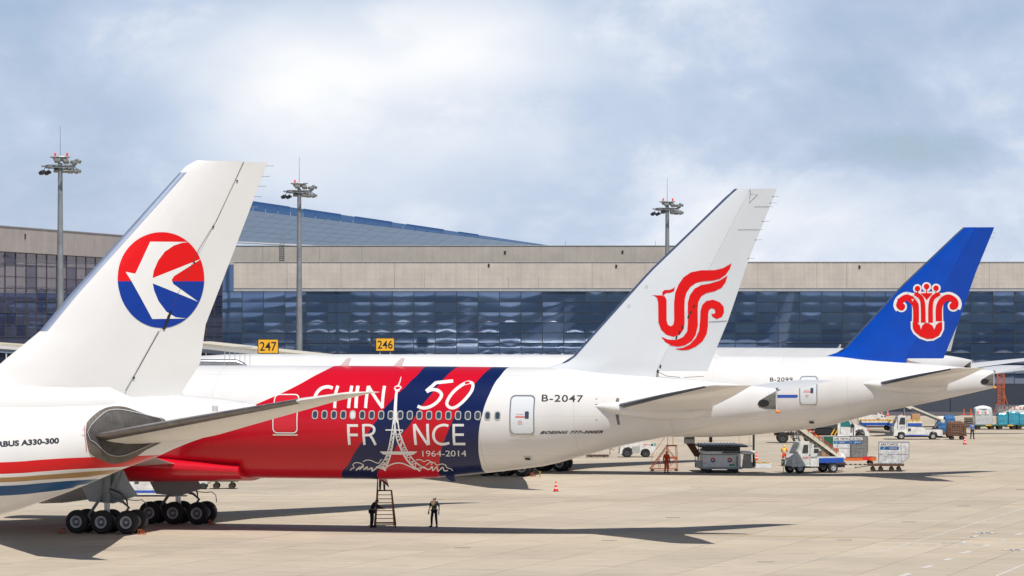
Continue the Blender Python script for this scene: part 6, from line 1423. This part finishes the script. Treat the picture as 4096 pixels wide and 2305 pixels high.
# striped cloth hanging from the person's hands on the steps
g = P(1531, 1918, 216.9); r = empty('striped_flag', (g.x, g.y, 0), 0, 'red and white striped cloth hanging under the red banner above the steps', 'flag'); zf = g.z
f = MB(); f.prism([(-.32,zf+.1),(.22,zf+.1),(.36,zf-.42),(.30,zf-.40)], 0,.015); f.build('cloth', M['decw'], r)
for k in range(4): f = MB(); z = zf+.06-k*.10; f.prism([(-.28+k*.14,z),(-.2+k*.13,z+.03),(.30+k*.02,z-.30+k*.04),(.30+k*.02,z-.36+k*.04)], -.014,-.003); f.build('stripe', M['redb'], r)

def bonnet_truck():
    r = place('truck', 3225, 1772, 0, 'heavy white bonneted truck with a dark tanker chassis behind the silver containers', 'truck'); W = M['vwhite']; w = 1.1
    MB().box(-3.2,4.5,-.55,.55,.75,1.05).build('chassis', M['rust'], r, bevel=.02); MB().box(-3.4,2.9,-1.0,1.0,1.5,3.0).build('tank_body', M['dgrey'], r, bevel=.2, seg=2)
    MB().box(.9,3.2,-.9,.9,.9,1.45).build('equipment_box', M['blackp'], r, bevel=.03)
    c = MB(); c.prism([(3.05,.75),(4.6,.75),(4.75,1.75),(4.15,2.55),(3.1,2.6)], -w, w); cab = c.build('cab', W, r, bevel=.06)
    b = MB(); b.prism([(4.62,.8),(4.75,.8),(4.85,1.25),(5.15,1.5),(5.55,1.45),(5.8,1.15),(5.85,.75),(6.15,.75),(6.2,1.1),(6.05,1.55),(5.3,1.85),(4.7,1.95)], -w, w); b.build('bonnet', W, r, bevel=.06)
    g = MB(); g.prism([(3.35,1.65),(4.45,1.62),(4.1,2.4),(3.4,2.42)], -w-.02, -w+.001); g.build('side_window', mat('teal_glass',(.02,.16,.16),.1), cab); MB().box(3.3,3.33,-w-.015,-w,.8,2.5).build('door_gap', M['dgrey'], cab)
    MB().box(4.4,4.6,-w-.3,-w-.05,1.55,1.95).build('mirror', M['blackp'], r); MB().box(6.0,6.16,-w-.01,-w+.25,1.2,1.42).build('headlight', M['redb'], r)
    for x,q_ in ((-2.4,.55),(.35,.55),(5.35,.52)):
        for s_ in (-1,1): wheel(r, x, s_*.95, q_, .35, M['rim'] if x > 5 else M['dgrey'], side=s_)
    for x in (-.05,): f = MB(); f.lathe([(.62,-.25),(.64,0),(.62,.25)],(.35,-.95,.62),'y',28); f.v = [v for v in f.v]; bm_ = [(a if a[2] > .62 else (a[0],a[1],.62)) for a in f.v]; f.v = bm_; f.build('mudguard', M['dgrey'], r)
    for x in (2.4,2.75): MB().bar((x,-1.0,.8),(x+.35,-1.0,1.4),.12).build('yellow_strut', M['yellow'], r)
bonnet_truck()
def far_van():
    r = place('van', 3432, 1697, 0, 'white car-like service van far behind the bonneted truck', 'van'); b = MB(); b.prism([(0,.3),(2.0,.3),(2.05,.3),(2.1,.6),(2.35,.78),(2.7,.6),(2.8,.3),(3.3,.32),(3.35,.8),(3.05,1.15),(2.5,1.3),(1.9,1.75),(0,1.8)], -.8,.8); b.build('body', M['vwhite'], r, bevel=.06)
    g = MB(); g.prism([(1.2,1.2),(2.3,1.2),(1.85,1.62),(1.2,1.65)], -.82,-.8); g.build('side_window', M['glass'], r)
    for x in (2.75,3.1): MB().box(x,x+.16,-.815,-.8,.85,1.0).build('headlight', M['blackp'], r)
    MB().box(2.9,3.38,-.82,.82,.25,.42).build('bumper', M['blue'], r)
    for x in (.5,2.42): wheel(r, x, -.68, .33, .2, M['dgrey']); wheel(r, x, .68, .33, .2, M['dgrey'], side=1)
far_van()
def blue_dolly(px, feet, L_, label):
    r = place('cargo_dolly', px, feet, 0, label, 'cargo dolly', 'cargo dollies'); MB().box(0,L_,0,2.3,.55,.85).build('frame', M['blue'], r, bevel=.02); MB().box(0,L_,-.02,2.32,.86,1.06).build('deck', M['vwhite'], r, bevel=.01)
    m = MB(); 
    for k in range(int(L_/.5)): m.box(.1+k*.5,.48+k*.5,.05,2.2,1.08,1.2)
    tag(m.build('roller_bars', M['yellow'], r), kind='stuff')
    for x in (.6,L_-.6):
        for y in (.2,2.1): wheel(r, x, y, .27, .18, M['dgrey'])
blue_dolly(3442, 1722, 3.7, 'long blue and white roller dolly left of the belt loader truck'); blue_dolly(3560, 1724, 3.6, 'long blue and white roller dolly behind the cab of the belt loader truck')
g = G(3648, 1722); o = MB().box(0,.95,.2,1.3,1.22,1.85).build('cargo_crate', M['card'], None, bevel=.02, loc=tuple(g)); tag(o, 'brown crate on the far blue dolly under the conveyor', 'crate')
def lump(name, px, feet, z, w, dp, h, m, label, cat, seed, rough=.10, group=None, taper=.1, parent=None, ex=.45, tops=.55):
    rr = random.Random(seed); g = G(px, feet); n = 36; lv = 9; vs = []
    for j in range(lv+1):
        t = j/lv; s_ = 1-taper*max(0,t-.5)*2
        if j == lv: s_ *= tops
        for i in range(n):
            b = 2*math.pi*i/n; c_, q_ = math.cos(b), math.sin(b); x = math.copysign(abs(c_)**ex, c_)*w/2*s_*(1+rough*(rr.random()-.5)); y = math.copysign(abs(q_)**ex, q_)*dp/2*s_*(1+rough*(rr.random()-.5))
            vs.append((w/2+x, dp/2+y, h*t*(1+rough*.5*(rr.random()-.5)) if j else 0))
    mb = MB(); mb.add(vs, [(j*n+i, j*n+(i+1)%n, (j+1)*n+(i+1)%n, (j+1)*n+i) for j in range(lv) for i in range(n)]+[tuple(range(n))[::-1], tuple(lv*n+k for k in range(n))])
    root = empty(name, (g.x, g.y, g.z+z), 0, label, cat, group); mb.build('load', m, root, smooth=50); return root
# netted cargo and blue bags on carts
dolly(3792, 1760, 0, 'low cart under the brown netted cargo', 1.95, 1.6, .55, M['rust'], .2, 4, bar=False)
o = lump('netted_cargo', 3789, 1760, .56, 2.0, 1.5, 1.35, M['net'], 'brown load under a net on a low cart, beside the person in blue', 'cargo load', 5)
f = MB()
for k in range(9): x = .08+k*.23; f.tube([(x,-.03,.1),(x,-.06,1.25)],.018,4)
for k in range(5): f.tube([(.0,-.06,.2+k*.26),(2.0,-.06,.2+k*.26)],.018,4)
f.build('net', M['rust'], o)
dolly(3744, 1752, 0, 'baggage cart with blue bags beneath the lower end of the far conveyor', 1.9, 1.6, .6, M['rust'], .25, 4, cat='baggage cart')
lump('bag_pile', 3748, 1751, .61, 1.1, 1.3, 1.1, M['bagb'], 'pile of dark blue bags on the baggage cart under the far conveyor', 'bag pile', 8, .2)
lump('bag_pile', 3776, 1750, .61, 1.2, 1.3, 1.7, M['bagb'], 'taller pile of blue bags on the baggage cart, under the orange helmet', 'bag pile', 9, .2)
lump('bag_pile', 3745, 1747, 1.2, 1.3, 1.0, .9, M['sack'], 'pale sacks heaped on top behind the dark blue bags', 'bag pile', 10, .25)
# wrapped pallets on the green dolly train
for i,(px,lb) in enumerate(((3897,'leftmost green dolly, under the grey wrapped container'),(3985,'middle green dolly, under the blue wrapped pallets'),(4062,'rightmost green dolly at the frame edge'))):
    r = dolly(px, 1719, 0, lb, 2.45 if i < 2 else 2.6, 2.2, .55, M['green'], .28, 4, group='green dollies', bar=True); MB().box(1.3,1.95,-.03,-.005,.42,.56).build('yellow_board', M['yellow'], r)
M['boxw'] = mat('white_carton', (.60,.60,.60), .6, var=.1)
def wrapped(px, feet, z, w, h, m, label, seed, peaked=0, lab=True):
    r = lump('wrapped_pallet', px, feet, z, w, 1.9, h, m, label, 'wrapped pallet', seed, .05, 'plastic wrapped pallets', .03, ex=.16, tops=.9)
    if peaked: f = MB(); f.lathe([(w*.52,0),(w*.40,.16),(w*.16,.30),(0,.33)],(w/2,.95,h-.03),'z',9); f.build('loose_sheet', M['sack'], r)
    if lab:
        for x in (.25,w*.55): MB().box(x,x+.5,-.05,-.03,h*.62,h*.86).build('address_label', M['decw'], r); MB().box(x+.05,x+.2,-.065,-.052,h*.66,h*.82).build('label_mark', M['redb'], r)
wrapped(3899, 1718, .56, 2.05, 1.85, M['plastic'], 'grey plastic wrapped container with two white labels, on the leftmost green dolly', 1, 1)
wrapped(3991, 1718, .56, 1.18, 1.25, M['plastb'], 'pale blue wrapped pallet, left one on the middle green dolly', 2, 0, False)
wrapped(4033, 1718, .56, 1.25, 1.45, M['plastb'], 'dark blue wrapped pallet, right one on the middle green dolly', 3, 0, False); wrapped(4076, 1718, .56, 1.4, 1.3, M['plastb'], 'blue wrapped pallet cut by the right frame edge', 4, 0, False)
for px,lb,s_ in ((3992,'white labelled box stacked above the pale blue pallet',1),(4032,'white labelled box stacked above the dark blue pallet',2),(4070,'white labelled box at the right frame edge',3)):
    wrapped(px, 1708, 1.35, 1.2, 1.2, M['boxw'], lb, 30+s_)
g = G(3864, 1712); r = empty('pallet_stack', tuple(g), 0, 'dark stack of empty wooden pallets left of the grey wrapped container', 'pallet stack')
for k in range(6): 
    m = MB(); m.box(-.1,1.15,0,1.0,.15+k*.2,.19+k*.2)
    for y in (0,.45,.9): m.box(-.1,1.15,y,y+.1,.05+k*.2,.15+k*.2)
    m.build('pallet', M['rust'] if k == 5 else M['blackp'], r)
# orange scaffold stair tower near the terminal
g = G(4003, 1664); r = empty('scaffold_tower', tuple(g), 0, 'tall orange lattice tower against the dark ground storey of the terminal', 'scaffold tower'); zt_ = 5.7; f = MB()
for x in (-.42,.42):
    for y in (-.42,.42): f.bar((x,y,.1),(x,y,zt_),.09)
f.build('upright', M['orange'], r)
for y in (.42,):
    f = MB()
    for k in range(14): f.bar((-.42,y,.35+k*.4),(.42,y,.35+k*.4),.06)
    f.bar((-.36,y,.3),(-.36,y,5.6),.05); f.build('lattice', M['orange'], r)
f = MB()
for k in range(14):
    z = .35+k*.4; f.bar((-.42,-.42,z),(.42,-.42,z),.06)
    if k < 13: f.bar((-.42,-.42,z),(.42,-.42,z+.4) if k % 2 else (.42,-.42,z),.05); f.bar((.42 if k % 2 else -.42,-.42,z),(-.42 if k % 2 else .42,-.42,z+.4),.05)
f.build('lattice', M['orange'], r); f = MB(); f.bar((-.42,0,2.2),(-1.0,-.3,.1),.08); f.bar((.42,0,3.2),(1.3,-.3,.1),.09); f.build('outrigger', M['orange'], r)
MB().box(-.5,.5,-.5,.5,3.7,3.8).build('platform', M['orange'], r)
# green baggage cart and a white tug beneath the red belly
r = dolly(838, 1957, 0, 'green baggage cart under the red belly of the second airliner', 2.0, 1.5, .68, M['green'], .22, 4, bar=True, cat='baggage cart'); MB().box(1.2,1.95,.05,1.45,.7,.95).build('load_board', M['green'], r)
r = place('tow_tractor', 787, 1958, 0, 'white tow tractor mostly hidden behind the wheels, coupled to the green cart', 'tow tractor', 'tow tractors'); MB().box(-1.4,.75,0,1.3,.35,1.0).build('body', M['vwhite'], r, bevel=.05); MB().box(-.8,.1,.1,1.2,1.0,1.75).build('cab', M['vwhite'], r, bevel=.05)
for x in (-1.0,.45): wheel(r, x, .1, .25, .2, M['dgrey']); wheel(r, x, 1.2, .25, .2, M['dgrey'], side=1)
# low dolly and ramp board left of the white tow tractor
r = dolly(2345, 1830, 0, 'flat dark dolly left of the white tow tractor', 2.0, 1.2, .22, M['rust'], .1, 4, bar=False); f = MB(); f.bar((1.9,.2,.9),(2.5,.2,.6),.5,.05); f.bar((1.9,.2,.9),(1.5,.2,.6),.4,.05); f.bar((2.1,.2,.2),(2.1,.2,.78),.06); f.build('tilted_board', M['rust'], r)
